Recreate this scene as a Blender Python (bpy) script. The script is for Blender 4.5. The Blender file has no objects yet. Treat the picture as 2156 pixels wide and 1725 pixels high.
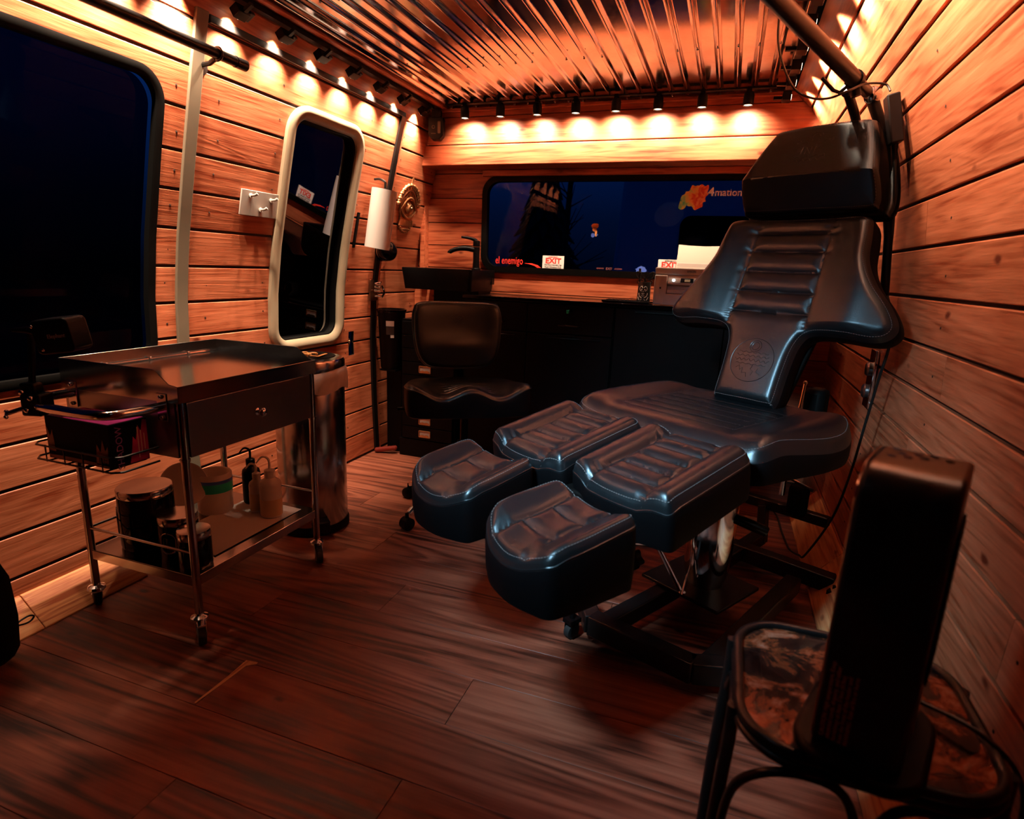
import bpy, bmesh, math, random
import numpy as np
from mathutils import Matrix, Vector
PI=math.pi; rnd=random.Random(7)
C=bpy.context.scene.collection
WM={}                       # own record of world matrices
# ------------------------------------------------------------------ mesh helper
class MB:
    def __init__(s): s.v=[]; s.f=[]; s.m=[]
    def add(s,vs,fs,mi=0):
        o=len(s.v); s.v+= [tuple(v) for v in vs]; s.f+=[tuple(i+o for i in f) for f in fs]; s.m+=[mi]*len(fs); return s
    def box(s,c,d,M=None,mi=0):
        x,y,z=d[0]/2,d[1]/2,d[2]/2
        vs=[Vector((sx*x,sy*y,sz*z)) for sz in(-1,1) for sy in(-1,1) for sx in(-1,1)]
        if M is not None: vs=[M.to_3x3()@v for v in vs]
        vs=[v+Vector(c) for v in vs]
        return s.add(vs,[(0,2,3,1),(4,5,7,6),(0,1,5,4),(2,6,7,3),(0,4,6,2),(1,3,7,5)],mi)
    def box2(s,a,b,mi=0):
        return s.box([(a[i]+b[i])/2 for i in range(3)],[abs(b[i]-a[i]) for i in range(3)],mi=mi)
    def tube(s,pts,r,n=10,closed=False,mi=0,smooth=0,cap=True):
        P=[Vector(p) for p in pts]
        if smooth: P=catmull(P,smooth,closed)
        R=r if isinstance(r,(list,tuple)) else [r]*len(P)
        if len(R)!=len(P):
            k=len(R)-1; R=[R[min(k,int(i/(len(P)-1)*k))]*(1-((i/(len(P)-1)*k)%1))+R[min(k,int(i/(len(P)-1)*k)+1)]*((i/(len(P)-1)*k)%1) for i in range(len(P))]
        L=len(P); vs=[]; 
        def tan(i):
            if closed: t=P[(i+1)%L]-P[(i-1)%L]
            else: t=P[min(i+1,L-1)]-P[max(i-1,0)]
            return t.normalized()
        t0=tan(0); up=Vector((0,0,1)) if abs(t0.z)<.9 else Vector((1,0,0))
        nrm=(up-t0*up.dot(t0)).normalized()
        for i in range(L):
            t=tan(i); nrm=(nrm-t*nrm.dot(t)).normalized(); b=t.cross(nrm)
            for k in range(n):
                a=2*PI*k/n; vs.append(P[i]+(nrm*math.cos(a)+b*math.sin(a))*R[i])
        fs=[]
        for i in range(L if closed else L-1):
            j=(i+1)%L
            for k in range(n):
                k2=(k+1)%n; fs.append((i*n+k,j*n+k,j*n+k2,i*n+k2)) if False else fs.append((i*n+k,i*n+k2,j*n+k2,j*n+k))
        if not closed and cap: fs.append(tuple(range(n-1,-1,-1))); fs.append(tuple((L-1)*n+k for k in range(n)))
        return s.add(vs,fs,mi)
    def cyl(s,a,b,r,r2=None,n=24,mi=0):
        r2=r if r2 is None else r2
        return s.tube([a,b],[r,r2],n,mi=mi)
    def lathe(s,prof,c=(0,0,0),n=40,M=None,mi=0,caps=True):
        vs=[];c=Vector(c)
        for (r,z) in prof:
            for k in range(n):
                a=2*PI*k/n; v=Vector((r*math.cos(a),r*math.sin(a),z))
                if M is not None: v=M.to_3x3()@v
                vs.append(v+c)
        fs=[]
        for i in range(len(prof)-1):
            for k in range(n):
                k2=(k+1)%n; fs.append((i*n+k,i*n+k2,(i+1)*n+k2,(i+1)*n+k))
        if caps: fs.append(tuple(range(n-1,-1,-1))); fs.append(tuple((len(prof)-1)*n+k for k in range(n)))
        return s.add(vs,fs,mi)
    def prism(s,poly,z0,z1,fn=None,mi=0):
        fn=fn or (lambda x,y,z:(x,y,z)); n=len(poly)
        vs=[fn(x,y,z0) for x,y in poly]+[fn(x,y,z1) for x,y in poly]
        return s.add(vs,[tuple(range(n-1,-1,-1)),tuple(range(n,2*n))]+[(i,(i+1)%n,(i+1)%n+n,i+n) for i in range(n)],mi)
    def sphere(s,c,r,sc=(1,1,1),n=16,mi=0):
        prof=[(r*math.sin(PI*i/(n//2)),-r*math.cos(PI*i/(n//2))) for i in range(1,n//2)]
        o=len(s.v); s.lathe([(p[0],p[1]) for p in prof],(0,0,0),n,mi=mi)
        for i in range(o,len(s.v)):
            v=s.v[i]; s.v[i]=(v[0]*sc[0]+c[0],v[1]*sc[1]+c[1],v[2]*sc[2]+c[2])
        return s
def catmull(P,k,closed=False):
    out=[];L=len(P)
    for i in range(L if closed else L-1):
        p0=P[(i-1)%L] if closed or i>0 else P[0]; p1=P[i]; p2=P[(i+1)%L]; p3=P[(i+2)%L] if closed or i+2<L else P[-1]
        for j in range(k):
            t=j/k; out.append(.5*((2*p1)+(p2-p0)*t+(2*p0-5*p1+4*p2-p3)*t*t+(3*p1-p0-3*p2+p3)*t**3))
    if not closed: out.append(P[-1])
    return out
def rrect(w,h,r,n=6,cx=0,cy=0):
    out=[]
    for (sx,sy,a0) in((1,1,0),(-1,1,90),(-1,-1,180),(1,-1,270)):
        for i in range(n+1):
            a=math.radians(a0+90*i/n); out.append((cx+sx*(w/2-r)+r*math.cos(a),cy+sy*(h/2-r)+r*math.sin(a)))
    return out
def link(name,me,mats,parent=None,world=True,bevel=0,smooth=40,seg=2):
    o=bpy.data.objects.new(name,me); C.objects.link(o)
    for m in (mats if isinstance(mats,(list,tuple)) else [mats]): me.materials.append(m)
    if parent is not None:
        o.parent=parent
        if world: me.transform(WM[parent.name].inverted())
        WM[o.name]=WM[parent.name].copy()
    else: WM[o.name]=Matrix.Identity(4)
    if smooth:
        me.polygons.foreach_set('use_smooth',[True]*len(me.polygons)); me.set_sharp_from_angle(angle=math.radians(smooth))
    if bevel:
        b=o.modifiers.new('bevel','BEVEL'); b.width=bevel; b.segments=seg; b.limit_method='ANGLE'; b.angle_limit=math.radians(35); b.harden_normals=False
    return o
def obj(name,mb,mats,parent=None,world=True,bevel=0,smooth=40,seg=2):
    me=bpy.data.meshes.new(name); me.from_pydata(mb.v,[],mb.f)
    me.polygons.foreach_set('material_index',mb.m); me.update()
    bm=bmesh.new(); bm.from_mesh(me); bmesh.ops.recalc_face_normals(bm,faces=bm.faces); bm.to_mesh(me); bm.free()
    return link(name,me,mats,parent,world,bevel,smooth,seg)
def tag(o,label,cat,group=None):
    o['label']=label; o['category']=cat
    if group: o['group']=group
    return o
def struct(o): o['kind']='structure'; return o
def thing(name,label,cat,loc=(0,0,0),rz=0,group=None,M=None):
    o=bpy.data.objects.new(name,None); C.objects.link(o); o.empty_display_size=.05
    m=M if M is not None else Matrix.Translation(loc)@Matrix.Rotation(rz,4,'Z')
    o.matrix_basis=m; WM[o.name]=m.copy(); tag(o,label,cat,group); return o
def dup(root,m,label,group=None):
    r=root.copy(); C.objects.link(r); r.matrix_basis=m; r['label']=label
    if group: r['group']=group
    for ch in list(root.children):
        c=ch.copy(); C.objects.link(c); c.parent=r
        for g in ch.children:
            d=g.copy(); C.objects.link(d); d.parent=c
    return r
def text(name,body,size,M,mat,parent,extr=.0004,align='CENTER',bold=0,spacing=1.0,sx=1.0):
    cu=bpy.data.curves.new(name,'FONT'); cu.body=body; cu.size=size; cu.extrude=extr; cu.align_x=align; cu.align_y='CENTER'; cu.offset=bold; cu.space_character=spacing; cu.resolution_u=3
    t=bpy.data.objects.new('t',cu); C.objects.link(t); dg=bpy.context.evaluated_depsgraph_get()
    me=bpy.data.meshes.new_from_object(t.evaluated_get(dg)); bpy.data.objects.remove(t)
    me.transform(Matrix.Diagonal((sx,1,1,1))); me.transform(M); me.materials.clear()
    return link(name,me,mat,parent,True,smooth=0)
def frame_M(o,x,y):
    x=Vector(x).normalized(); y=Vector(y); y=(y-x*x.dot(y)).normalized(); z=x.cross(y)
    return Matrix(((x.x,y.x,z.x,o[0]),(x.y,y.y,z.y,o[1]),(x.z,y.z,z.z,o[2]),(0,0,0,1)))
# ------------------------------------------------------------------ materials
def mat(name,col=(.5,.5,.5),rough=.5,metal=0,spec=.5,emit=None,es=0,coat=0,trans=0,ior=1.45,bump=None,alpha=1,aniso=0):
    m=bpy.data.materials.new(name); m.use_nodes=True; nt=m.node_tree; b=nt.nodes['Principled BSDF']
    b.inputs['Base Color'].default_value=(*col,1); b.inputs['Roughness'].default_value=rough; b.inputs['Metallic'].default_value=metal
    b.inputs['Specular IOR Level'].default_value=spec; b.inputs['Coat Weight'].default_value=coat; b.inputs['Transmission Weight'].default_value=trans
    b.inputs['IOR'].default_value=ior; b.inputs['Alpha'].default_value=alpha; b.inputs['Anisotropic'].default_value=aniso
    if emit: b.inputs['Emission Color'].default_value=(*emit,1); b.inputs['Emission Strength'].default_value=es
    # light procedural variation of roughness (every material is node based)
    tc=nt.nodes.new('ShaderNodeTexCoord'); nz=nt.nodes.new('ShaderNodeTexNoise'); nz.inputs['Scale'].default_value=(bump[0] if bump else 25); nz.inputs['Detail'].default_value=3
    nt.links.new(tc.outputs['Object'],nz.inputs['Vector'])
    mr=nt.nodes.new('ShaderNodeMapRange'); dv=.015 if metal>.5 else .05; mr.inputs['To Min'].default_value=max(0,rough-dv); mr.inputs['To Max'].default_value=min(1,rough+dv)
    nt.links.new(nz.outputs['Fac'],mr.inputs['Value']); nt.links.new(mr.outputs['Result'],b.inputs['Roughness'])
    if bump:
        bp=nt.nodes.new('ShaderNodeBump'); bp.inputs['Strength'].default_value=bump[1]; bp.inputs['Distance'].default_value=bump[2]
        nt.links.new(nz.outputs['Fac'],bp.inputs['Height']); nt.links.new(bp.outputs['Normal'],b.inputs['Normal'])
    return m
def ramp(nt,stops):
    r=nt.nodes.new('ShaderNodeValToRGB'); e=r.color_ramp.elements
    while len(e)<len(stops): e.new(.5)
    for i,(p,c) in enumerate(stops): e[i].position=p; e[i].color=(*c,1)
    return r
def wood(name,axis,base,dark,light,scale=1,rough=.45,grain=.5,knots=True,isl=True,contrast=1,bumpd=.002):
    """boards with the grain running along `axis` (0=x,1=y)"""
    m=bpy.data.materials.new(name); m.use_nodes=True; nt=m.node_tree; N=nt.nodes.new; L=nt.links.new; b=nt.nodes['Principled BSDF']
    tc=N('ShaderNodeTexCoord'); geo=N('ShaderNodeNewGeometry')
    ofs=N('ShaderNodeVectorMath'); ofs.operation='SCALE'; cv=N('ShaderNodeCombineXYZ')
    L(geo.outputs['Random Per Island'],cv.inputs[0]); L(geo.outputs['Random Per Island'],cv.inputs[1]); L(geo.outputs['Random Per Island'],cv.inputs[2])
    L(cv.outputs[0],ofs.inputs[0]); ofs.inputs['Scale'].default_value=37 if isl else 0
    ad=N('ShaderNodeVectorMath'); ad.operation='ADD'; L(tc.outputs['Object'],ad.inputs[0]); L(ofs.outputs[0],ad.inputs[1])
    def mp(s):
        k=N('ShaderNodeMapping'); k.inputs['Scale'].default_value=s; L(ad.outputs[0],k.inputs['Vector']); return k
    along=.9*scale; ac=9*scale
    s=[ac,ac,ac]; s[axis]=along
    m1=mp(s); n1=N('ShaderNodeTexNoise'); n1.inputs['Scale'].default_value=1; n1.inputs['Detail'].default_value=1.5; n1.inputs['Distortion'].default_value=1.1; L(m1.outputs[0],n1.inputs['Vector'])
    # rings: sine of warped field gives cathedral figure
    mul=N('ShaderNodeMath'); mul.operation='MULTIPLY'; mul.inputs[1].default_value=46; L(n1.outputs['Fac'],mul.inputs[0])
    sn=N('ShaderNodeMath'); sn.operation='SINE'; L(mul.outputs[0],sn.inputs[0])
    s2=[x*9 for x in s]; s2[axis]=along*4; m2=mp(s2); n2=N('ShaderNodeTexNoise'); n2.inputs['Scale'].default_value=1; n2.inputs['Detail'].default_value=3; n2.inputs['Roughness'].default_value=.7; L(m2.outputs[0],n2.inputs['Vector'])
    a=N('ShaderNodeMath'); a.operation='MULTIPLY_ADD'; a.inputs[1].default_value=.09*grain*2; L(sn.outputs[0],a.inputs[0]); L(n2.outputs['Fac'],a.inputs[2])
    m3=mp([2.2*scale if i==axis else 6*scale for i in range(3)]); n3=N('ShaderNodeTexNoise'); n3.inputs['Scale'].default_value=1; n3.inputs['Detail'].default_value=1.5; L(m3.outputs[0],n3.inputs['Vector'])
    a2=N('ShaderNodeMath'); a2.operation='MULTIPLY_ADD'; a2.inputs[1].default_value=.7; L(n3.outputs['Fac'],a2.inputs[0]); L(a.outputs[0],a2.inputs[2])
    a3=N('ShaderNodeMath'); a3.operation='MULTIPLY_ADD'; a3.inputs[1].default_value=.14; L(geo.outputs['Random Per Island'],a3.inputs[0]); L(a2.outputs[0],a3.inputs[2])
    cen=.92; w=.30/contrast
    mr=N('ShaderNodeMapRange'); mr.inputs['From Min'].default_value=cen-w; mr.inputs['From Max'].default_value=cen+w; L(a3.outputs[0],mr.inputs['Value'])
    rp=ramp(nt,[(0,dark),(.45,base),(1,light)]); L(mr.outputs[0],rp.inputs['Fac'])
    col=rp.outputs['Color']
    if knots:
        mk=mp([4.2 if i==axis else 9 for i in range(3)]); vo=N('ShaderNodeTexVoronoi'); vo.inputs['Scale'].default_value=1; vo.inputs['Randomness'].default_value=1
        nzk=N('ShaderNodeTexNoise'); nzk.inputs['Scale'].default_value=3; L(mk.outputs[0],nzk.inputs['Vector'])
        wv=N('ShaderNodeMix'); wv.data_type='VECTOR'; wv.inputs['Factor'].default_value=.12; L(mk.outputs[0],wv.inputs[4]); L(nzk.outputs['Color'],wv.inputs[5]); L(wv.outputs[1],vo.inputs['Vector'])
        kr=N('ShaderNodeMapRange'); kr.inputs['From Min'].default_value=.04; kr.inputs['From Max'].default_value=.10; kr.inputs['To Min'].default_value=1; kr.inputs['To Max'].default_value=0; L(vo.outputs['Distance'],kr.inputs['Value'])
        mx=N('ShaderNodeMix'); mx.data_type='RGBA'; L(kr.outputs[0],mx.inputs['Factor']); L(col,mx.inputs[6]); mx.inputs[7].default_value=(dark[0]*.55,dark[1]*.45,dark[2]*.4,1); col=mx.outputs[2]
    L(col,b.inputs['Base Color'])
    rr=N('ShaderNodeMapRange'); rr.inputs['To Min'].default_value=rough-.08; rr.inputs['To Max'].default_value=rough+.15; L(n2.outputs['Fac'],rr.inputs['Value']); L(rr.outputs[0],b.inputs['Roughness'])
    bp=N('ShaderNodeBump'); bp.inputs['Strength'].default_value=.35; bp.inputs['Distance'].default_value=bumpd; L(a.outputs[0],bp.inputs['Height']); L(bp.outputs[0],b.inputs['Normal'])
    return m
W_B=(.47,.132,.056); W_D=(.26,.045,.014); W_L=(.63,.200,.095)
M={}
M['wood_y']=wood('stained_pine_along',1,W_B,W_D,W_L)
M['wood_x']=wood('stained_pine_across',0,(.46,.112,.045),(.20,.030,.009),(.58,.165,.070),contrast=1.2)
M['pale_y']=wood('pale_pine',1,(.75,.32,.12),(.42,.10,.03),(.88,.46,.20),scale=1.1,grain=.8)
M['floor']=wood('vinyl_plank',0,(.205,.056,.030),(.026,.007,.004),(.38,.125,.070),scale=.62,rough=.42,grain=1.0,knots=True,contrast=.85,bumpd=.0015)
M['gap']=mat('dark_gap',(.02,.008,.004),.8)
M['leather']=mat('black_leather',(.004,.005,.006),.33,spec=.75,bump=(420,.22,.0009))
M['leather'].node_tree.nodes['Principled BSDF'].inputs['Specular Tint'].default_value=(.72,.90,1,1)  # blue tint puts cool light into the leather's highlights
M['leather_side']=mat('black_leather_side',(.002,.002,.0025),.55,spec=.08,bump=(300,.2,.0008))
M['thread']=mat('grey_thread',(.13,.13,.13),.6)
M['thread_dark']=mat('black_thread',(.01,.01,.01),.6)
M['black']=mat('black_satin',(.0025,.0025,.003),.38,spec=.14)
M['blackm']=mat('black_matte',(.003,.003,.003),.6,spec=.06)
M['blackg']=mat('black_gloss',(.002,.002,.0025),.09,spec=.25)
M['blackmetal']=mat('black_metal',(.010,.009,.009),.33,metal=.2,spec=.4)
M['chrome']=mat('chrome',(.78,.78,.78),.10,metal=1)
M['steel']=mat('brushed_steel',(.46,.45,.45),.16,metal=1)
M['steeld']=mat('dark_brushed_steel',(.26,.25,.25),.36,metal=1)
M['grey']=mat('grey_painted_metal',(.15,.122,.086),.5)
M['cream']=mat('cream_plastic',(.36,.30,.21),.45)
M['white']=mat('white_plastic',(.52,.48,.44),.4)
M['bright']=mat('white_vinyl',(.95,.95,.93),.5)
M['buff']=mat('buff_paper',(.50,.40,.33),.8)
M['paper']=mat('white_paper',(.82,.77,.74),.8)
M['rubber']=mat('rubber',(.015,.015,.015),.7)
M['wheel']=mat('grey_wheel',(.35,.34,.36),.5)
M['brass']=mat('brass',(.62,.42,.24),.3,metal=1)
M['gold']=mat('bronze_carving',(.55,.26,.12),.32,metal=.8)
M['red']=mat('red_decal',(.85,.045,.03),.5,emit=(.85,.05,.03),es=.0)
M['orange']=mat('orange_decal',(.95,.45,.15),.5)
M['green']=mat('green_decal',(.10,.50,.30),.5)
M['blue']=mat('blue_decal',(.06,.14,.6),.5)
M['magenta']=mat('magenta_print',(.42,.03,.20),.4)
M['violet']=mat('violet_print',(.38,.16,.55),.4)
M['orangep']=mat('dark_orange_print',(.30,.07,.02),.4)
M['bag']=mat('white_bag',(.80,.74,.72),.5)
M['plas']=mat('clear_plastic',(.90,.84,.78),.35,trans=.08,ior=1.2)
M['liquid']=mat('yellow_liquid',(.85,.66,.38),.3,trans=.05,ior=1.2)
M['wire']=mat('black_cable',(.008,.008,.008),.5)
M['lens']=mat('lit_lens',(1,.8,.6),.4,emit=(1,.80,.55),es=5)
M['lenscool']=mat('cool_lens',(1,1,1),.4,emit=(.78,.90,1),es=.12)
M['led']=mat('power_led',(1,1,1),.4,emit=(1,1,1),es=3)
M['teal']=mat('green_tag',(.02,.5,.35),.4)
# galvanised ceiling
def galv():
    m=mat('galvanised_metal',(.42,.42,.43),.19,metal=1); nt=m.node_tree; b=nt.nodes['Principled BSDF']
    tc=nt.nodes.new('ShaderNodeTexCoord'); vo=nt.nodes.new('ShaderNodeTexVoronoi'); vo.inputs['Scale'].default_value=90; nt.links.new(tc.outputs['Object'],vo.inputs['Vector'])
    r=ramp(nt,[(0,(.80,.82,.82)),(1,(.93,.95,.95))]); nt.links.new(vo.outputs['Color'],r.inputs['Fac']); nt.links.new(r.outputs['Color'],b.inputs['Base Color'])
    mr=nt.nodes.new('ShaderNodeMapRange'); mr.inputs['To Min'].default_value=.115; mr.inputs['To Max'].default_value=.13
    nt.links.new(vo.outputs['Color'],mr.inputs['Value']); nt.links.new(mr.outputs['Result'],b.inputs['Roughness']); return m
M['galv']=galv()
def rust_reflect():
    m=bpy.data.materials.new('mottled_metal_top'); m.use_nodes=True; nt=m.node_tree; b=nt.nodes['Principled BSDF']
    tc=nt.nodes.new('ShaderNodeTexCoord'); n=nt.nodes.new('ShaderNodeTexNoise'); n.inputs['Scale'].default_value=16; n.inputs['Detail'].default_value=9; n.inputs['Roughness'].default_value=.68; n.inputs['Distortion'].default_value=.8
    nt.links.new(tc.outputs['Object'],n.inputs['Vector'])
    r=ramp(nt,[(.34,(.008,.005,.005)),(.46,(.04,.022,.018)),(.53,(.36,.11,.04)),(.60,(.60,.32,.20)),(.68,(.38,.48,.50))]); nt.links.new(n.outputs['Fac'],r.inputs['Fac']); nt.links.new(r.outputs['Color'],b.inputs['Base Color'])  # rusty mottling; bluish and orange reflections are put into its colour
    b.inputs['Roughness'].default_value=.16; b.inputs['Metallic'].default_value=.45; b.inputs['Coat Weight'].default_value=.5; return m
M['rust_reflect']=rust_reflect()
def glass(name='window_glass',tint=(.62,.70,.80,1),gl=(.55,.55,.6,1)):
    m=bpy.data.materials.new(name); m.use_nodes=True; nt=m.node_tree; nt.nodes.clear(); N=nt.nodes.new
    o=N('ShaderNodeOutputMaterial'); t=N('ShaderNodeBsdfTransparent'); t.inputs[0].default_value=tint; g=N('ShaderNodeBsdfGlossy'); g.inputs['Roughness'].default_value=.02; g.inputs[0].default_value=gl
    f=N('ShaderNodeFresnel'); f.inputs[0].default_value=1.35; x=N('ShaderNodeMixShader'); nt.links.new(f.outputs[0],x.inputs[0]); nt.links.new(t.outputs[0],x.inputs[1]); nt.links.new(g.outputs[0],x.inputs[2]); nt.links.new(x.outputs[0],o.inputs[0]); return m
M['glass']=glass(); M['tint']=glass('tinted_glass',(.05,.06,.09,1),(.22,.22,.25,1))
# ------------------------------------------------------------------ room shell
LZ=[(0,-1.89),(.35,-1.905),(.67,-1.91),(.95,-1.895),(1.15,-1.865),(1.45,-1.80),(1.70,-1.742),(1.97,-1.675)]
RZ=[(0,.50),(.42,.52),(.56,.525),(.815,.525),(.938,.52),(1.065,.515),(1.2025,.50),(1.332,.485),(1.46,.455),(1.584,.42),(1.698,.375),(1.752,.345),(1.873,.262),(1.96,.171)]
def lerp(T,z):
    for (a,x),(b,y) in zip(T,T[1:]):
        if z<=b: return x+(y-x)*(z-a)/(b-a)
    return T[-1][1]
XL=lambda z:lerp(LZ,z); XR=lambda z:lerp(RZ,z)
Y0,Y1=-1.0,3.45
def boards(seams,X,side,y0,y1,joints,mb,gap=.0095,th=.014):
    for i,(a,b) in enumerate(zip(seams,seams[1:])):
        p=Vector((X(a),a)); q=Vector((X(b),b)); d=(q-p).normalized(); nn=Vector((d.y,-d.x))*(1 if side<0 else -1) # toward room
        p=p+d*gap/2; q=q-d*gap/2; c=.0022
        sec=[p-nn*th,q-nn*th,q-nn*c,q-d*c,p+d*c,p-nn*c]
        sec=[Vector(s) for s in sec]
        ys=[y0]+sorted(joints.get(i,[]))+[y1]
        for ya,yb in zip(ys,ys[1:]):
            ya+=.001; yb-=.001; n=6
            vs=[(s.x,ya,s.y) for s in sec]+[(s.x,yb,s.y) for s in sec]
            fs=[tuple(range(n-1,-1,-1)),tuple(range(n,2*n))]+[(k,(k+1)%n,(k+1)%n+n,k+n) for k in range(n)]
            if side>0: fs=[f[::-1] for f in fs]
            mb.add(vs,fs)
def boolcut(o,cut):
    me=cut.data; md=o.modifiers.new('b','BOOLEAN'); md.operation='DIFFERENCE'; md.object=cut; md.solver='EXACT'
    dg=bpy.context.evaluated_depsgraph_get(); nm=bpy.data.meshes.new_from_object(o.evaluated_get(dg)); o.modifiers.clear(); o.data=nm; bpy.data.objects.remove(cut)
    nm.polygons.foreach_set('use_smooth',[False]*len(nm.polygons))
seamsL=[.01,.143,.275,.411,.544,.671,.80,.928,1.059,1.19,1.318,1.442,1.575,1.704,1.835,1.955]
mb=MB(); boards(seamsL,XL,-1,Y0,Y1,{},mb); wl=struct(obj('wall_left',mb,[M['wood_y'],M['gap']],smooth=0))
def wincut(o,ya,yb,za,zb,r,x0,x1):
    c=MB(); c.prism(rrect(yb-ya,zb-za,r,8,(ya+yb)/2,(za+zb)/2),x0,x1,lambda y,z,x:(x,y,z)); co=obj('cut',c,M['gap'],smooth=0); boolcut(o,co)
wincut(wl,-.95,1.575,.70,1.66,.10,-2.2,-1.5)
wincut(wl,2.17,2.63,.72,1.68,.10,-2.2,-1.5)
wincut(wl,2.735,2.785,.60,.73,.004,-2.2,-1.5)
seamsR=[.01,.145,.283,.421,.556,.683,.815,.938,1.065,1.2025,1.332,1.46,1.584,1.698,1.752,1.873,1.953]
jr={1:[1.2],2:[2.0],3:[1.15],4:[1.9,.3],5:[1.05],6:[1.72,.2],7:[2.25],8:[1.25],9:[2.0],10:[1.33],11:[1.3],12:[.2]}
mb=MB(); boards(seamsR,XR,1,Y0,Y1,jr,mb)
wr=struct(obj('wall_right',mb,[M['wood_y'],M['gap']],smooth=0))
# nail heads, dark backing
def nails(side,X,seams,ys,skip):
    mb=MB()
    for y in ys:
        for a,b in zip(seams,seams[1:]):
            for z in ((a+b)/2+rnd.uniform(-.012,.012),):
                if skip(y,z): continue
                mb.sphere((X(z)+(-side)*.000,y+rnd.uniform(-.01,.01),z),.0042,(.35,1,1),8)
    return mb
n=obj('screw_heads',nails(-1,XL,seamsL,[1.62,1.79,2.10,2.70,3.03,3.40],lambda y,z:z>1.84 or z<.1),M['gap'],wl)
n=obj('screw_heads',nails(1,XR,seamsR,[.32,1.1,1.8,2.4,3.0],lambda y,z:z>1.7),M['gap'],wr)
def backing(X,side,zs):
    mb=MB(); vs=[];fs=[]
    for z in zs: vs+=[(X(z)+side*.0145,Y0,z),(X(z)+side*.0145,Y1+.1,z)]
    for i in range(len(zs)-1): fs.append((2*i,2*i+1,2*i+3,2*i+2))
    return mb.add(vs,fs)
b1=obj('wall_backing',backing(XR,1,[z for z,_ in RZ]),M['gap'],wr,smooth=0)
lb=MB(); zs=[z for z,_ in LZ]
lb2=backing(XL,-1,zs); b2=obj('wall_backing',lb2,M['gap'],wl,smooth=0)
s=b2.modifiers.new('s','SOLIDIFY'); s.thickness=.01
dg=bpy.context.evaluated_depsgraph_get(); b2.data=bpy.data.meshes.new_from_object(b2.evaluated_get(dg)); b2.modifiers.clear()
wincut(b2,-.95,1.575,.70,1.66,.10,-2.2,-1.5); wincut(b2,2.17,2.63,.72,1.68,.10,-2.2,-1.5); wincut(b2,2.735,2.785,.60,.73,.004,-2.2,-1.5)
# floor: individual planks laid across the van
mb=MB(); k=0; row0=.95
joint={0:[-1.143],1:[-.535],2:[-1.3,.1],3:[-.95],4:[-.25,-1.6],5:[-1.2],6:[-.6],7:[-1.5,.0],-1:[-.55],-2:[-1.0,.35],-3:[-.2]}
for r in range(-12,15):
    ya=row0+.18*r; yb=ya+.18; js=sorted(joint.get(r,[rnd.uniform(-1.6,-.9),rnd.uniform(-.4,.4)]))
    xs=[-1.93]+js+[.56]
    for xa,xb in zip(xs,xs[1:]): mb.box2((xa+.0006,ya+.0006,-.02),(xb-.0006,yb-.0006,0))
mb.box2((-1.95,-1.4,-.03),(.58,3.5,-.004),mi=1)
fl=struct(obj('floor',mb,[M['floor'],M['gap']],smooth=0,bevel=.0006,seg=1))
mb=MB(); mb.prism([(-1.150,.955),(-1.145,.955),(-1.1385,1.05),(-1.136,1.115),(-1.115,1.131),(-1.118,1.139),(-1.153,1.134),(-1.149,1.06)],.0004,.0012)
fc=struct(obj('floor_chip',mb,M['pale_y'],fl,smooth=0))
# rear wall
def xboards(seams,xa,xb,y,mb,joints={},gap=.005,th=.014):
    for i,(a,b) in enumerate(zip(seams,seams[1:])):
        xs=[xa]+joints.get(i,[])+[xb]
        for p,q in zip(xs,xs[1:]): mb.box2((p+.001,y,a+gap/2),(q-.001,y+th,b-gap/2))
mb=MB(); xboards([.01,.145,.28,.415,.55,.69,.83,.957,1.088,1.223,1.355,1.497,1.636,1.67],-1.90,.54,3.45,mb)
wrr=struct(obj('wall_rear',mb,[M['wood_x'],M['gap']],smooth=0))
c=MB(); c.prism(rrect(1.53,.53,.09,8,-.665,1.348),3.3,3.6,lambda x,z,y:(x,y,z)); boolcut(wrr,obj('cut',c,M['gap'],smooth=0))
bk=MB(); bk.box2((-1.95,3.466,-.02),(.6,3.478,1.68)); b3=obj('wall_backing',bk,M['gap'],wrr,smooth=0)
c=MB(); c.prism(rrect(1.53,.53,.09,8,-.665,1.348),3.3,3.6,lambda x,z,y:(x,y,z)); boolcut(b3,obj('cut',c,M['gap'],smooth=0))
# corner battens of the recessed rear wall
mb=MB(); mb.box2((-1.835,3.40,.98),(-1.80,3.449,1.655)); struct(obj('trim_1',mb,M['wood_x'],bevel=.003))
# header box over the rear window
mb=MB(); mb.box2((-1.755,3.27,1.655),(.372,3.29,1.7605)); mb.box2((-1.725,3.275,1.7655),(.33,3.29,1.905)); mb.box2((-1.70,3.28,1.908),(.24,3.29,1.965))
mb.box2((-1.755,3.292,1.655),(.38,3.449,1.670)); mb.box2((-1.75,3.30,1.672),(.37,3.40,1.96),mi=1)
struct(obj('trim_2',mb,[M['wood_x'],M['gap']],smooth=0,bevel=.004))
mb=MB(); mb.box2((-1.44,3.425,1.618),(.12,3.449,1.653)); struct(obj('trim_3',mb,M['wood_x'],smooth=0,bevel=.004))
# front bulkhead behind the camera
mb=MB(); mb.box2((-1.95,-1.05,-.02),(.6,-1.0,2.0)); struct(obj('wall_front',mb,M['blackm'],smooth=0))
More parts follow.
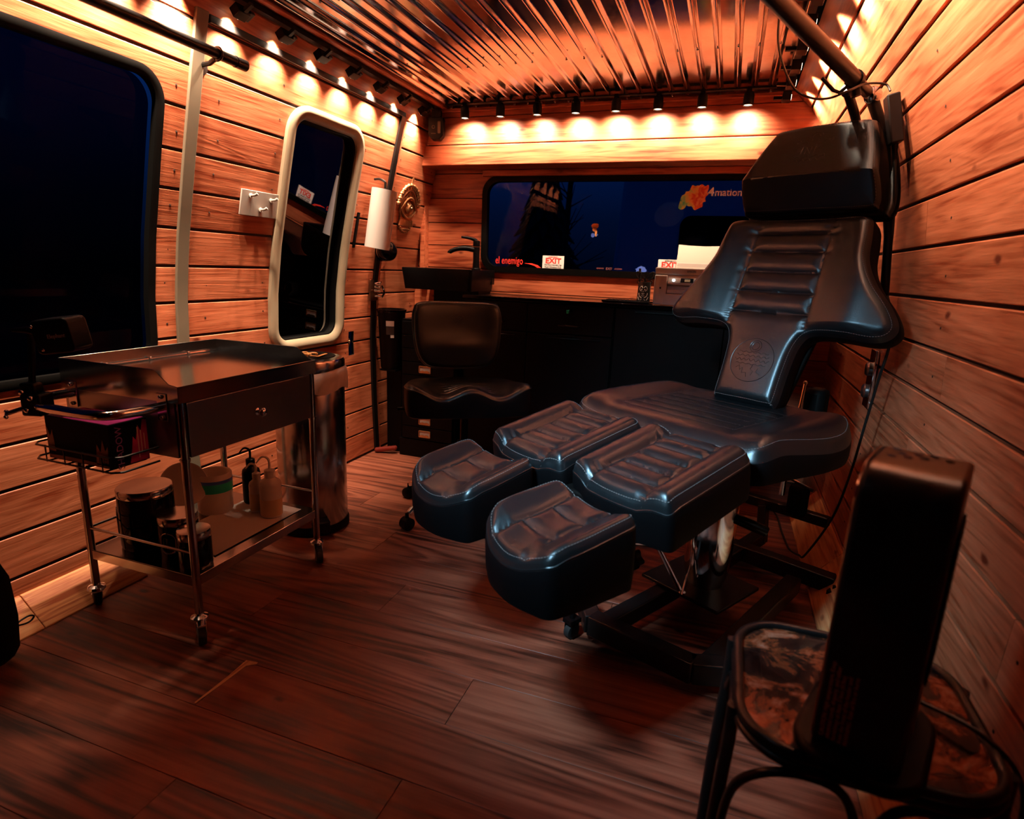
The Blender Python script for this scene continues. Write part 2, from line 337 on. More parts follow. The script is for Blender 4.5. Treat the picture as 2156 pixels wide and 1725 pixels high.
# ceiling: corrugated sheet with wood strip at the left
mb=MB(); xa,xb=-1.615,.165; pitch=.0742; vs=[];fs=[]; X_=[]
for k in range(24):
    x0=xa+k*pitch
    for t,z in [(0,0),(.002,0),(.004,0),(.040,0),(.042,0),(.044,0)]: X_.append((x0+t,1.962+z))
    for j in range(1,16): t=j/16; X_.append((x0+.044+(pitch-.044)*t,1.962-.014*math.sin(PI*t)**1.5))
X_.append((xb,1.962)); nx=len(X_)-1
for x,z in X_: vs+=[(x,Y0,z),(x,3.262,z)]
for i in range(nx): fs.append((2*i,2*i+2,2*i+3,2*i+1))
mb.add(vs,fs)
ce=struct(obj('ceiling',mb,M['galv'],smooth=0))
mb=MB()
for y in (3.235,2.62,1.9,1.2): 
    for i in range(24):
        if rnd.random()<.55: mb.sphere((xa+pitch*(i)+.060,y,1.945),.005,(1,1,.6),8)
obj('ceiling_screws',mb,M['steeld'],ce)
mb=MB(); mb.box2((-1.70,Y0,1.955),(-1.600,3.275,1.985)); mb.box2((-1.622,Y0,1.948),(-1.596,3.27,1.962)); struct(obj('trim_4',mb,M['wood_y'],smooth=0,bevel=.003))
mb=MB(); mb.box2((-1.95,-1.05,1.99),(.6,3.55,2.01)); struct(obj('ceiling_deck',mb,M['blackm'],smooth=0))
mb=MB(); mb.box2((-1.73,3.255,1.93),(.2,3.272,1.948)); struct(obj('trim_5',mb,M['wood_x'],smooth=0,bevel=.003))
# strips that follow the left wall
def wallstrip(ya,yb,za,zb,off,th,n=24,X=XL,side=-1):
    mb=MB(); vs=[]; 
    for i in range(n+1):
        z=za+(zb-za)*i/n; x=X(z)-side*off
        vs+=[(x+side*th,ya,z),(x+side*th,yb,z),(x,yb,z),(x,ya,z)]
    fs=[(0,1,2,3),(4*n+3,4*n+2,4*n+1,4*n)]
    for i in range(n):
        for k in range(4): fs.append((4*i+k,4*i+4+k,4*i+4+(k+1)%4,4*i+(k+1)%4))
    return mb.add(vs,[f[::-1] for f in fs])
struct(obj('trim_6',wallstrip(1.655,1.705,0,1.87,.010,.012),M['grey'],bevel=.003))
struct(obj('trim_7',wallstrip(2.945,2.985,0,1.85,.012,.016),M['blackmetal'],bevel=.003))
struct(obj('trim_8',wallstrip(2.99,3.01,0,1.84,.004,.008),M['wood_y'],bevel=.002))
mb=MB(); x=XL(1.855)+.010; mb.box2((x-.02,1.71,1.842),(x,2.985,1.868)); struct(obj('trim_9',mb,M['blackmetal'],smooth=0,bevel=.003))
# baseboards of pale pine
mb=MB(); mb.prism([(-1.797,0),(-1.797,.006),(-1.888,.088),(-1.905,.088),(-1.905,0)],Y0,1.02,lambda x,z,y:(x,y,z)); mb.prism([(-1.797,0),(-1.797,.006),(-1.888,.088),(-1.905,.088),(-1.905,0)],1.022,1.36,lambda x,z,y:(x,y,z))
struct(obj('baseboard_left',mb,M['pale_y'],smooth=0,bevel=.002))
mb=MB(); 
for ya,yb in((Y0,1.1),(1.102,2.3),(2.302,3.0)): mb.prism([(.395,0),(.395,.006),(.50,.13),(.53,.13),(.53,0)],ya,yb,lambda x,z,y:(x,y,z))
struct(obj('baseboard_right',mb,M['pale_y'],smooth=0,bevel=.002))
# ------------------------------------------------------------------ windows
def panepatch(ya,yb,za,zb,r,off,X=XL,n=40,m=6):
    """pane following the wall profile, outlined by a rounded rectangle"""
    mb=MB(); vs=[];fs=[]; side=-1
    def half(z):
        d=min(z-za,zb-z); return (yb-ya)/2-(r-math.sqrt(max(0,r*r-(r-d)**2)) if d<r else 0)
    cy=(ya+yb)/2
    zz=[za+(zb-za)*(.5-.5*math.cos(PI*i/n)) for i in range(n+1)]
    for z in zz:
        h=half(z)
        for j in range(m+1): vs.append((X(z)+off,cy-h+2*h*j/m,z))
    for i in range(n):
        for j in range(m): a=i*(m+1)+j; fs.append((a,a+1,a+m+2,a+m+1))
    return mb.add(vs,fs)
def framering(ya,yb,za,zb,r,wi,off,depth,X=XL):
    """flat rounded ring profile swept on the wall"""
    mb=MB(); N=12; outer=rrect(yb-ya,zb-za,r,N,(ya+yb)/2,(za+zb)/2); inner=rrect(yb-ya-2*wi,zb-za-2*wi,max(.01,r-wi),N,(ya+yb)/2,(za+zb)/2)
    def dens(P): 
        out=[]
        for i in range(len(P)):
            a=P[i];b=P[(i+1)%len(P)]; k=max(1,int(math.dist(a,b)/.06))
            if k<2: k=1
            out+= [(a[0]+(b[0]-a[0])*j/k,a[1]+(b[1]-a[1])*j/k) for j in range(k)]
        return out
    prof=[(0,-.02),(0,depth*.6),(.18,depth*.95),(.5,depth),(.82,depth*.8),(1,depth*.35),(1,-.02)]
    o2=[];i2=[]
    for i in range(len(outer)):
        a,b=outer[i],outer[(i+1)%len(outer)]; c,d=inner[i],inner[(i+1)%len(outer)]; k=max(1,int(math.dist(a,b)/.05))
        for j in range(k): t=j/k; o2.append((a[0]+(b[0]-a[0])*t,a[1]+(b[1]-a[1])*t)); i2.append((c[0]+(d[0]-c[0])*t,c[1]+(d[1]-c[1])*t))
    n=len(o2); vs=[];fs=[];K=len(prof)
    for (a,b) in zip(o2,i2):
        for (t,h) in prof:
            y=a[0]+(b[0]-a[0])*t; z=a[1]+(b[1]-a[1])*t; vs.append((X(z)+off+h,y,z))
    for i in range(n):
        j=(i+1)%n
        for k in range(K-1): fs.append((i*K+k,j*K+k,j*K+k+1,i*K+k+1))
    return mb.add(vs,[f[::-1] for f in fs])
w1=struct(obj('window_1',framering(-.95,1.575,.70,1.66,.10,.028,0,.004),M['blackm']))
obj('window_glass',panepatch(-.93,1.555,.72,1.64,.085,-.045,n=60,m=20),M['tint'],w1)
w2=struct(obj('window_2',framering(2.13,2.67,.68,1.72,.115,.052,.002,.022),M['cream']))
obj('window_gasket',framering(2.175,2.625,.725,1.675,.075,.016,-.012,.012),M['blackm'],w2)
obj('window_glass',panepatch(2.185,2.615,.735,1.665,.07,-.03),M['tint'],w2)
# rear window: black gasket and pane
RW=rrect(1.55,.55,.10,10,-.665,1.348); RI=rrect(1.48,.48,.07,10,-.665,1.348)
mb=MB(); n=len(RW); vs=[(x,3.436,z) for x,z in RW]+[(x,3.432,z) for x,z in RI]+[(x,3.47,z) for x,z in RI]+[(x,3.47,z) for x,z in RW]
fs=[]
for i in range(n):
    j=(i+1)%n
    for k in range(3): fs.append((k*n+i,k*n+j,(k+1)*n+j,(k+1)*n+i))
    fs.append((3*n+i,3*n+j,j,i))
mb.add(vs,fs); w3=struct(obj('window_3',mb,M['blackm']))
mb=MB(); mb.add([(x,3.458,z) for x,z in RI],[tuple(range(n))]); obj('window_glass',mb,M['glass'],w3,smooth=0)
# stickers on the rear pane
def XZ(x,z,y=3.455,ang=0): return frame_M((x,y,z),(math.cos(ang),0,math.sin(ang)),(-math.sin(ang),0,math.cos(ang)))
d=thing('window_decal','red lettering decal at the lower left of the rear window','decal',(-1.26,3.456,1.14))
text('lettering','el enemigo',.062,XZ(-1.262,1.143),M['red'],d,bold=.0003,sx=.62,spacing=1.04)
d=thing('window_decal','curved red swoosh decal beside the red lettering','decal',(-1.1,3.456,1.11))
mb=MB(); mb.prism([(-1.165,1.132),(-1.12,1.133),(-1.08,1.123),(-1.055,1.104),(-1.045,1.085),(-1.065,1.088),(-1.075,1.103),(-1.10,1.118),(-1.135,1.127)],3.4545,3.4555,lambda x,z,y:(x,y,z)); obj('swoosh',mb,M['red'],d,smooth=0)
d=thing('exit_sticker','white emergency EXIT sticker on the lower rear window','sticker',(-.987,3.455,1.14))
mb=MB(); mb.box2((-1.052,3.4545,1.104),(-.922,3.456,1.180)); obj('sticker_sheet',mb,M['paper'],d,smooth=0)
text('lettering','EXIT',.042,XZ(-.987,1.150,3.454),M['red'],d,bold=.0012,sx=1.1)
text('lettering','• EMERGENCY •',.010,XZ(-.987,1.172,3.454),M['red'],d)
text('lettering','Pull Red Handle Up\nPush Window Out',.013,XZ(-.987,1.121,3.454),M['thread_dark'],d)
d=thing('window_decal','white lettering decal at the upper right of the rear window','decal',(-.05,3.456,1.53))
text('lettering','4',.060,XZ(-.146,1.530),M['bright'],d,bold=.0016); text('lettering','mation',.053,XZ(-.060,1.528),M['bright'],d,bold=.0006,sx=.92)
d=thing('window_decal','green and orange smoke burst decal left of the white lettering','decal',(-.21,3.457,1.5))
def blob(cx,cz,rx,rz,n=30,j=.16,seed=1,y=3.4562):
    r=random.Random(seed); return [(cx+rx*math.cos(2*PI*i/n)*(1+r.uniform(-j,j)),cz+rz*math.sin(2*PI*i/n)*(1+r.uniform(-j,j))) for i in range(n)]
XYZ=lambda x,z,y:(x,y,z)
def smoke():
    m=mat('smoke_print',(.8,.3,.1),.5); nt=m.node_tree; b=nt.nodes['Principled BSDF']; tc=nt.nodes.new('ShaderNodeTexCoord'); n=nt.nodes.new('ShaderNodeTexNoise'); n.inputs['Scale'].default_value=26; n.inputs['Detail'].default_value=5; n.inputs['Distortion'].default_value=1.2
    mp=nt.nodes.new('ShaderNodeSeparateXYZ'); nt.links.new(tc.outputs['Object'],mp.inputs[0]); nt.links.new(tc.outputs['Object'],n.inputs['Vector'])
    x=nt.nodes.new('ShaderNodeMath'); x.operation='MULTIPLY_ADD'; x.inputs[1].default_value=4.2; x.inputs[2].default_value=.28; nt.links.new(mp.outputs['X'],x.inputs[0])
    y=nt.nodes.new('ShaderNodeMath'); y.operation='MULTIPLY_ADD'; y.inputs[1].default_value=.9; nt.links.new(n.outputs['Fac'],y.inputs[0]); nt.links.new(x.outputs[0],y.inputs[2])
    r=ramp(nt,[(.30,(.08,.55,.30)),(.45,(.55,.65,.18)),(.58,(.92,.42,.10)),(.72,(.75,.05,.02)),(.86,(.95,.35,.15)),(1,(.80,.20,.10))]); nt.links.new(y.outputs[0],r.inputs['Fac']); nt.links.new(r.outputs['Color'],b.inputs['Base Color']); return m
M['smoke']=smoke()
def cloud(cx,cz,pts,seed=1):
    r=random.Random(seed); out=[]
    for (x,z) in pts: out.append((cx+x+r.uniform(-.004,.004),cz+z+r.uniform(-.004,.004)))
    return [(v.x,v.y) for v in catmull([Vector((x,z,0)) for x,z in out],4,True)]
cp_=[(-.082,-.055),(-.080,-.025),(-.070,.005),(-.062,.012),(-.055,.030),(-.040,.030),(-.030,.040),(-.022,.056),(-.008,.054),(.0,.062),(.012,.056),(.024,.062),(.040,.058),(.056,.060),(.062,.045),(.056,.028),(.060,.012),(.048,-.002),(.050,-.022),(.036,-.030),(.040,-.048),(.022,-.056),(.008,-.064),(-.006,-.060),(-.014,-.046),(-.030,-.048),(-.044,-.040),(-.056,-.056),(-.070,-.062)]
mb=MB(); mb.prism(cloud(-.222,1.506,cp_,4),3.4555,3.4562,XYZ); d.location=(0,0,0); d.matrix_basis=Matrix.Identity(4); WM[d.name]=Matrix.Translation((-.205,3.4558,1.508)); d.matrix_basis=WM[d.name].copy(); obj('smoke_burst',mb,M['smoke'],d,smooth=0)
d=thing('window_decal','tiny orange and blue figure decal in mid rear window','decal',(-.755,3.456,1.33))
mb=MB(); mb.prism(blob(-.752,1.352,.022,.014,seed=8),3.4550,3.4555,XYZ); mb.prism(blob(-.755,1.332,.012,.012,seed=9),3.4550,3.4555,XYZ); mb.prism(blob(-.745,1.315,.006,.022,seed=19),3.4550,3.4555,XYZ); obj('figure',mb,M['orange'],d,smooth=0)
mb=MB(); mb.prism(blob(-.762,1.30,.011,.012,seed=10),3.4550,3.4555,XYZ); mb.prism(blob(-.738,1.303,.005,.005,seed=10),3.4550,3.4555,XYZ); obj('boots',mb,M['blue'],d,smooth=0)
d=thing('window_decal','small dim EXIT strip at the bottom of the rear window','decal',(-.65,3.456,1.105))
text('lettering','<<==  EXIT  ==>>',.019,XZ(-.655,1.118),mat('dull_red',(.30,.10,.09),.5),d)
d=thing('window_decal','small blue decal beside the metal lantern','decal',(-.48,3.456,1.12))
mb=MB(); mb.prism(blob(-.475,1.118,.03,.02,seed=12),3.4550,3.4555,XYZ); obj('blue_patch',mb,M['blue'],d,smooth=0)
# ------------------------------------------------------------------ outside, seen through the rear window
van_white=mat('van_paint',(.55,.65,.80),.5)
pv=thing('reflection_van','added van shape imitating a bluish reflection in the rear window','van',(.2,6.6,0))  # van shape added outside to imitate a reflection in the rear pane
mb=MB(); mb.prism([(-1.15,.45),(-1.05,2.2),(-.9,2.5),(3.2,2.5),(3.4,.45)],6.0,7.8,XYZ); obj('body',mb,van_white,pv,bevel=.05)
mb=MB(); mb.prism(rrect(1.7,.36,.10,8,.35,1.46),5.985,6.0,XYZ); obj('side_window',mb,M['blackg'],pv)
for x in(-.3,2.4):
    mb=MB(); mb.cyl((x,5.98,.33),(x,6.3,.33),.33); obj('wheel',mb,M['rubber'],pv)
dirt=mat('dark_ground',(.02,.02,.025),.9,bump=(5,.5,.02))
mb=MB(); mb.box2((-14,-8,-.5),(12,22,-.45)); struct(obj('ground',mb,dirt,smooth=0))
leafm=mat('dark_foliage',(.012,.018,.014),.8)
for i,(x,y,h,lab) in enumerate([(-4.3,8.5,3.6,'dark conifer outside, leftmost seen through the rear window'),(-2.9,9.5,3.0,'smaller dark conifer outside, right of the tall one')]):
    t=thing('conifer_tree',lab,'tree',(x,y,-.45),group='trees beyond the rear window')
    mb=MB(); mb.tube([(x,y,-.45),(x,y,h)],[.10,.02],8); obj('trunk',mb,leafm,t)
    mb=MB()
    for k in range(140):
        zz=.2+(h-.3)*k/140; rr=.95*(1-k/145)+.05; a=k*2.4; p=(x+math.cos(a)*rr,y+math.sin(a)*rr,zz-.15); mb.tube([(x,y,zz+.1),((x+p[0])/2,(y+p[1])/2,zz+.05),p],[.06,.10,.01],5)
    obj('branches',mb,leafm,t)
t=thing('bare_tree','thin bare tree outside between conifer and added van shape','tree',(-2.05,7.5,-.45),group='trees beyond the rear window')
mb=MB(); mb.tube([(-2.05,7.5,-.45),(-2.0,7.5,1.5),(-1.95,7.6,3.2)],[.05,.04,.02],8,smooth=4); obj('trunk',mb,leafm,t)
mb=MB()
for k in range(60):
    z=.9+k*.035; a=rnd.uniform(0,6.28); l=rnd.uniform(.25,.6); p=(-2.0+math.cos(a)*l,7.5+math.sin(a)*l,z+rnd.uniform(.1,.4)); mb.tube([(-2.0,7.5,z),p],[.01,.003],4)
obj('twigs',mb,leafm,t)
# ------------------------------------------------------------------ lights
LCOL=(1.0,.70,.48); P_COOL=7
def spot(loc,dirv,W,ang=95,blend=.9,r=.012,col=LCOL):
    l=bpy.data.lights.new('spot_lamp','SPOT'); l.energy=W; l.spot_size=math.radians(ang); l.spot_blend=blend; l.shadow_soft_size=r; l.color=col
    o=bpy.data.objects.new('spot_lamp',l); C.objects.link(o); o.location=loc; o.rotation_euler=Vector(dirv).to_track_quat('-Z','Y').to_euler(); return o
ords=['first','second','third','fourth','fifth','sixth','seventh','eighth','ninth','tenth','eleventh','twelfth','thirteenth']
# rear row: round black cups with lit lenses
rs=None; P_REAR=20
for i in range(8):
    x=-1.447+i*.2045; m=Matrix.Translation((x,3.18,1.885))
    lab=f'round black ceiling spotlight above the rear window, {ords[i]} from the left'
    if rs is None:
        rs=thing('spotlight',lab,'light',M=m,group='rear row of spotlights')
        mb=MB(); mb.lathe([(.014,.05),(.021,.045),(.0235,.03),(.0235,-.004),(.0225,-.010),(.0195,-.010),(.0195,-.001)],(0,0,0),24); mb.box((0,0,.057),(.02,.03,.02)); o=obj('housing',mb,M['black'],rs,world=False)
        mb=MB(); mb.lathe([(.0193,-.002),(.0193,-.006),(.006,-.009)],(0,0,0),24); obj('lens',mb,M['lens'],rs,world=False)
    else: dup(rs,m,lab)
    spot((x,3.165,1.870),(0,.85,-1),P_REAR,124,1.0,.016)
mb=MB(); mb.box2((-1.56,3.165,1.944),(.10,3.195,1.949)); tag(obj('light_track',mb,M['black'],smooth=0),'thin black track carrying the rear row of spotlights','track')
# left row: square black heads on a track
ls=None; P_LEFT=78
ys=[3.08,2.865,2.65,2.435,2.22,2.005,1.79,1.575,1.36,1.145,.93]
for i,y in enumerate(ys):
    m=Matrix.Translation((-1.650,y,1.893))@Matrix.Rotation(math.radians(60),4,'Y')
    lab=f'square black spotlight on the left ceiling track, {ords[i]} from the rear' if i<7 else 'square black spotlight on the left ceiling track near the front'
    if i<7:
        if ls is None:
            ls=thing('spotlight',lab,'light',M=m,group='left row of spotlights')
            mb=MB(); mb.box((0,0,.006),(.034,.050,.034)); mb.box((-.002,.040,.006),(.012,.022,.040)); obj('housing',mb,M['black'],ls,world=False,bevel=.002)
            mb=MB(); mb.box((.008,0,.04),(.012,.014,.04)); obj('bracket',mb,M['black'],ls,world=False)
            mb=MB(); mb.lathe([(.012,-.0125),(.012,-.014)],(0,0,0),16); obj('lens',mb,M['lens'],ls,world=False)
        else: dup(ls,m,lab)
    spot(m@Vector((0,0,-.017)),(-.56,0,-1),P_LEFT,94,1.0,.014)
mb=MB(); mb.box2((-1.668,.3,1.934),(-1.640,3.2,1.953)); tag(obj('light_track',mb,M['black'],smooth=0),'long black track under the wooden strip on the left','track')
# right row
rt=None; P_RIGHT=44
ys=[3.15,2.94,2.73,2.52,2.31,2.10,1.89,1.68,1.47,1.26]
for i,y in enumerate(ys):
    m=Matrix.Translation((.150,y,1.895))@Matrix.Rotation(math.radians(-88),4,'Y')
    lab=f'square black spotlight on the right ceiling track, {ords[i]} from the rear'
    if i<7:
        if rt is None:
            rt=thing('spotlight',lab,'light',M=m,group='right row of spotlights')
            mb=MB(); mb.box((0,0,.006),(.036,.060,.036)); obj('housing',mb,M['black'],rt,world=False,bevel=.002)
            mb=MB(); mb.box((-.004,0,.04),(.012,.016,.04)); obj('bracket',mb,M['black'],rt,world=False)
            mb=MB(); mb.lathe([(.012,-.0125),(.012,-.014)],(0,0,0),16); obj('lens',mb,M['lens'],rt,world=False)
        else: dup(rt,m,lab)
    spot(m@Vector((0,0,-.017)),(1.6,0,-1),P_RIGHT,92,1.0,.014)
mb=MB(); mb.box2((.135,.3,1.935),(.160,3.22,1.948)); tag(obj('light_track',mb,M['black'],smooth=0),'black track carrying the spotlights on the right','track')
# ------------------------------------------------------------------ upholstery
def segs_of(lines):
    out=[]
    for l in lines:
        for a,b in zip(l,l[1:]): out.append((a,b))
    return np.array(out,float).reshape(-1,2,2)
def sdist(P,S):
    d=np.full(len(P),9.)
    for (a,b) in S:
        ab=b-a; t=np.clip(((P-a)@ab)/max(1e-12,ab@ab),0,1); q=a+t[:,None]*ab; d=np.minimum(d,np.hypot(*(P-q).T))
    return d
def smooth_outline(pts,k=6): return [(v.x,v.y) for v in catmull([Vector((x,y,0)) for x,y in pts],k,True)]
def cushion(name,out,Mx,parent,th,er=.03,top=None,bot=None,seams=(),gd=.006,gw=.006,puff=.008,pw=.03,rings=46,c=None,side_bulge=.004,mats=None,topd=1.0):
    """leather cushion: outline in local xy, pile in local z"""
    top=top or (lambda x,y:0*x); n=len(out); O=np.array(out); c=np.array(c if c else O.mean(0))
    S=segs_of([list(out)+[out[0]]]); G=segs_of(seams) if len(seams) else None
    ss=np.concatenate([1-(1-np.cos(np.linspace(0,PI/2,10)))*.0 - np.linspace(0,.16,10)**1.0, np.linspace(.84,.0,rings-9)[1:]])
    P=np.concatenate([c+(O-c)*s for s in ss[:-1]]+[c[None]])
    d=sdist(P,S); e=np.clip(1-d/er,0,1); z=top(P[:,0],P[:,1])-er*.8*(1-np.sqrt(np.clip(1-e*e,0,1)))
    dm=np.minimum(d,.2)
    if G is not None:
        dg=sdist(P,G); dm=np.minimum(dm,dg); z=z-gd*np.exp(-(dg/gw)**2)*np.clip(d/.012,0,1)
    z=z+puff*(1-np.exp(-(dm/pw)**2))
    zt=z[:n]
    vs=[(p[0],p[1],q) for p,q in zip(P,z)]; fs=[];K=len(ss)-1
    for r in range(K-1):
        for i in range(n): j=(i+1)%n; fs.append((r*n+i,r*n+j,(r+1)*n+j,(r+1)*n+i))
    for i in range(n): fs.append(((K-1)*n+i,(K-1)*n+(i+1)%n,K*n))
    mi=[0]*len(fs); o=len(vs)
    bz=(bot(O[:,0],O[:,1]) if bot else np.full(n,-th))
    nx=np.roll(O,-1,0)-np.roll(O,1,0); nr=np.stack([nx[:,1],-nx[:,0]],1); nr/=np.linalg.norm(nr,axis=1)[:,None]
    area=np.sum(O[:,0]*np.roll(O[:,1],-1)-np.roll(O[:,0],-1)*O[:,1]); nr*=1 if area>0 else -1
    levels=[.0,.04,.3,.7,.93,1.0]; infl=[0,side_bulge*.4,side_bulge,side_bulge*.8,0,-.014]
    prev=0
    for L,(t,b) in enumerate(zip(levels,infl)):
        if L==0: continue
        base=len(vs)
        for i in range(n): q=O[i]+nr[i]*b; vs.append((q[0],q[1],zt[i]*(1-t)+bz[i]*t))
        for i in range(n): j=(i+1)%n; fs.append((prev+j,prev+i,base+i,base+j)); mi.append(1 if L>1 else 0)
        prev=base
    vs.append((c[0],c[1],float(bz.mean()))); 
    for i in range(n): fs.append((prev+(i+1)%n,prev+i,len(vs)-1)); mi.append(1)
    mb=MB(); mb.v=[tuple(Mx@Vector(v)) for v in vs]; mb.f=fs; mb.m=mi
    ob=obj(name,mb,mats or [M['leather'],M['leather_side']],parent,world=False,smooth=50)
    def zat(x,y,lift=.0012):
        p=np.array([[x,y]]); d_=sdist(p,S)[0]; e_=max(0,1-d_/er); zz=float(top(p[:,0],p[:,1])[0])-er*.8*(1-math.sqrt(max(0,1-e_*e_))); m_=d_
        if G is not None: g_=sdist(p,G)[0]; m_=min(m_,g_); zz-=gd*math.exp(-(g_/gw)**2)*min(1,d_/.012)
        return zz+puff*(1-math.exp(-(m_/pw)**2))+lift
    return ob,zat
def dashes(name,paths,zat,Mx,parent,m,step=.007,duty=.62,r=.0009):
    mb=MB()
    for path in paths:
        P=[Vector((x,y,0)) for x,y in path]; acc=0
        for a,b in zip(P,P[1:]):
            L=(b-a).length; d=(b-a)/max(L,1e-9); t=-acc
            while t<L:
                s0=max(t,0); s1=min(t+step*duty,L)
                if s1>s0:
                    p=a+d*s0; q=a+d*s1; mb.tube([Mx@Vector((p.x,p.y,zat(p.x,p.y))),Mx@Vector((q.x,q.y,zat(q.x,q.y)))],r,4)
                t+=step
            acc=(L+acc)%step
    return obj(name,mb,m,parent,world=False,smooth=0)
def inset(out,d):
    O=np.array(out); nx=np.roll(O,-1,0)-np.roll(O,1,0); nr=np.stack([-nx[:,1],nx[:,0]],1); nr/=np.linalg.norm(nr,axis=1)[:,None]
    q=O+nr*d; q=[tuple(v) for v in q]; return q+[q[0]]
def bead(name,out,zat,Mx,parent,r=.0035):
    mb=MB(); mb.tube([Mx@Vector((x,y,zat(x,y,-.001))) for x,y in out],r,6,closed=True); return obj(name,mb,M['leather'],parent,world=False)
TM=Matrix.Translation; RX=lambda a:Matrix.Rotation(math.radians(a),4,'X'); RY=lambda a:Matrix.Rotation(math.radians(a),4,'Y'); RZ_=lambda a:Matrix.Rotation(math.radians(a),4,'Z')
# ------------------------------------------------------------------ tattoo client chair
ch=thing('tattoo_chair','large black leather reclining tattoo chair with split leg rests','chair',(-.16,1.696,0),math.radians(-31))
# seat
so=smooth_outline([(-.315,.01),(-.2,-.006),(0,-.012),(.2,-.006),(.315,.01),(.345,.12),(.375,.30),(.365,.44),(.30,.54),(.15,.56),(-.15,.56),(-.30,.54),(-.365,.44),(-.375,.30),(-.345,.12)],7)
def seat_top(x,y): a=np.clip(np.abs(x)-.22,0,1); return .012*np.clip(a/.08,0,1)-.9*np.clip(np.abs(x)-.31,0,1)**1.5*2-.03*np.clip((.10-y)/.10,0,1)**2
sl=[[(-.20,.09),(-.20,.50)],[(.20,.09),(.20,.50)]]+[[(-.20,y),(.20,y)] for y in(.09,.15,.21,.27,.33,.39)]
MS=TM((0,0,.700))
seat,zs_=cushion('seat',so,MS,ch,.115,.045,seat_top,seams=sl,gd=.0022,gw=.004,puff=.006,pw=.05,c=(0,.27))
dashes('stitching',[inset(so,.014)[len(so)*0:]],zs_,MS,seat,M['thread'],r=.0007)
dashes('seam_stitching',sl,zs_,MS,seat,M['thread_dark'],r=.0006)
# leg rests
def pad(name,cx,cy,w,d,z,tilt,rz,out,top,seams,th,parent=ch,gd=.007):
    Mp=TM((cx,cy,z))@RZ_(rz)@RX(tilt); po,za=cushion(name,out,Mp,parent,th,.026,top,seams=seams,gd=.0045,gw=.0045,puff=.0065,pw=.013,rings=44)
    dashes('edge_stitching',[inset(out,.009)],za,Mp,po,M['thread'],r=.0008); dashes('seam_stitching',seams,za,Mp,po,M['thread_dark'],r=.0008); bead('piping',out,za,Mp,po,.0018)
    return po
w,d=.30,.33
def rpoly(pts,r,k=5,step=.02):
    out=[];n=len(pts)
    for i in range(n):
        p=Vector(pts[i]);a=(Vector(pts[i-1])-p);b=(Vector(pts[(i+1)%n])-p); rr=min(r[i] if isinstance(r,(list,tuple)) else r,a.length*.45,b.length*.45); a.normalize();b.normalize()
        for j in range(k+1): t=j/k; q=(p+a*rr)*(1-t)**2+p*2*t*(1-t)+(p+b*rr)*t*t; out.append((q.x,q.y))
    res=[]
    for i in range(len(out)):
        a=Vector(out[i]);b=Vector(out[(i+1)%len(out)]); m=max(1,int((b-a).length/step))
        for j in range(m): q=a+(b-a)*j/m; res.append((q.x,q.y))
    return res
lo=rpoly([(-.154,-.150),(-.07,-.176),(.03,-.182),(.154,-.166),(.156,.160),(-.156,.160)],[.018,.10,.10,.018,.03,.03],7)
ltop=lambda x,y:.013*np.clip(1-((np.abs(x)-.120)/.040)**2,0,1)-.014*np.clip((-.13-y)/.04,0,1)**2
lsm=[[(-.080,-.172),(-.074,.155)],[(.085,-.174),(.078,.155)]]+[[(-.077,y),(.080,y)] for y in(-.112,-.052,.008,.068,.118)]
pad('leg_rest',-.150,-.205,w,d,.660,11,0,lo,ltop,lsm,.125)
pad('leg_rest',.178,-.205,w,d,.660,11,0,lo,ltop,lsm,.125)
fo=rpoly([(-.136,-.04),(-.122,-.098),(-.06,-.132),(.03,-.142),(.128,-.112),(.136,-.04),(.134,.108),(.06,.112),(-.06,.112),(-.126,.108)],[.04,.05,.08,.09,.022,.06,.022,.05,.05,.05],7)
ftop=lambda x,y:.030*np.clip(np.abs(x)/.12,0,1)**2-.012+.014*np.clip(y/.1,-1,1)-.012*np.clip((-.07-y)/.06,0,1)
fsm=[[(-.062,-.12),(-.055,0),(-.062,.10)],[(.062,-.12),(.055,0),(.062,.10)],[(-.057,-.045),(.057,-.045)],[(-.057,.035),(.057,.035)]]
pad('foot_rest',-.195,-.505,.27,.24,.590,2,4,fo,ftop,fsm,.145)
pad('foot_rest',.178,-.545,.27,.24,.590,2,-6,fo,ftop,fsm,.145)
# backrest
MBk=TM((.032,.405,.712))@RX(70)     # local x right, y up the back, z toward the sitter
half=[(.0,.0),(.085,.0),(.108,.008),(.111,.12),(.120,.205),(.150,.243),(.23,.247),(.32,.243),(.362,.258),(.374,.292),(.345,.345),(.29,.41),(.252,.48),(.238,.56),(.222,.608),(.17,.622),(.08,.624),(0,.624)]
full=half[1:-1]+[half[-1]]+[(-x,y) for x,y in reversed(half[1:-1])]+[half[0]]
bo=smooth_outline(full,6)
btop=lambda x,y:.030*np.exp(-((np.abs(x)-.25)/.09)**2)*np.clip((y-.22)/.06,0,1)+.006*np.exp(-(x/.1)**2)*np.clip((.26-y)/.1,0,1)
bs=[[(-.130,.262),(-.118,.612)],[(.130,.262),(.118,.612)]]+[[(-.128,y),(.128,y)] for y in(.300,.368,.436,.504,.566)]
bk_,zb=cushion('backrest',bo,MBk,ch,.085,.030,btop,seams=bs,gd=.0035,gw=.004,puff=.006,pw=.016,rings=60,c=(0,.40))
dashes('edge_stitching',[inset(bo,.010)],zb,MBk,bk_,M['thread'],r=.0007); dashes('seam_stitching',bs,zb,MBk,bk_,M['thread_dark'],r=.0008)
def emboss(name,paths,zf,Mx,parent,r=.0009):
    mb=MB()
    for p in paths: mb.tube([Mx@Vector((x,y,zf(x,y,.0002))) for x,y in p],r,5)
    o=obj(name,mb,M['leather'],parent,world=False); o['label']='embossed round emblem' if 'emblem' in name else 'embossed lettering'; return o
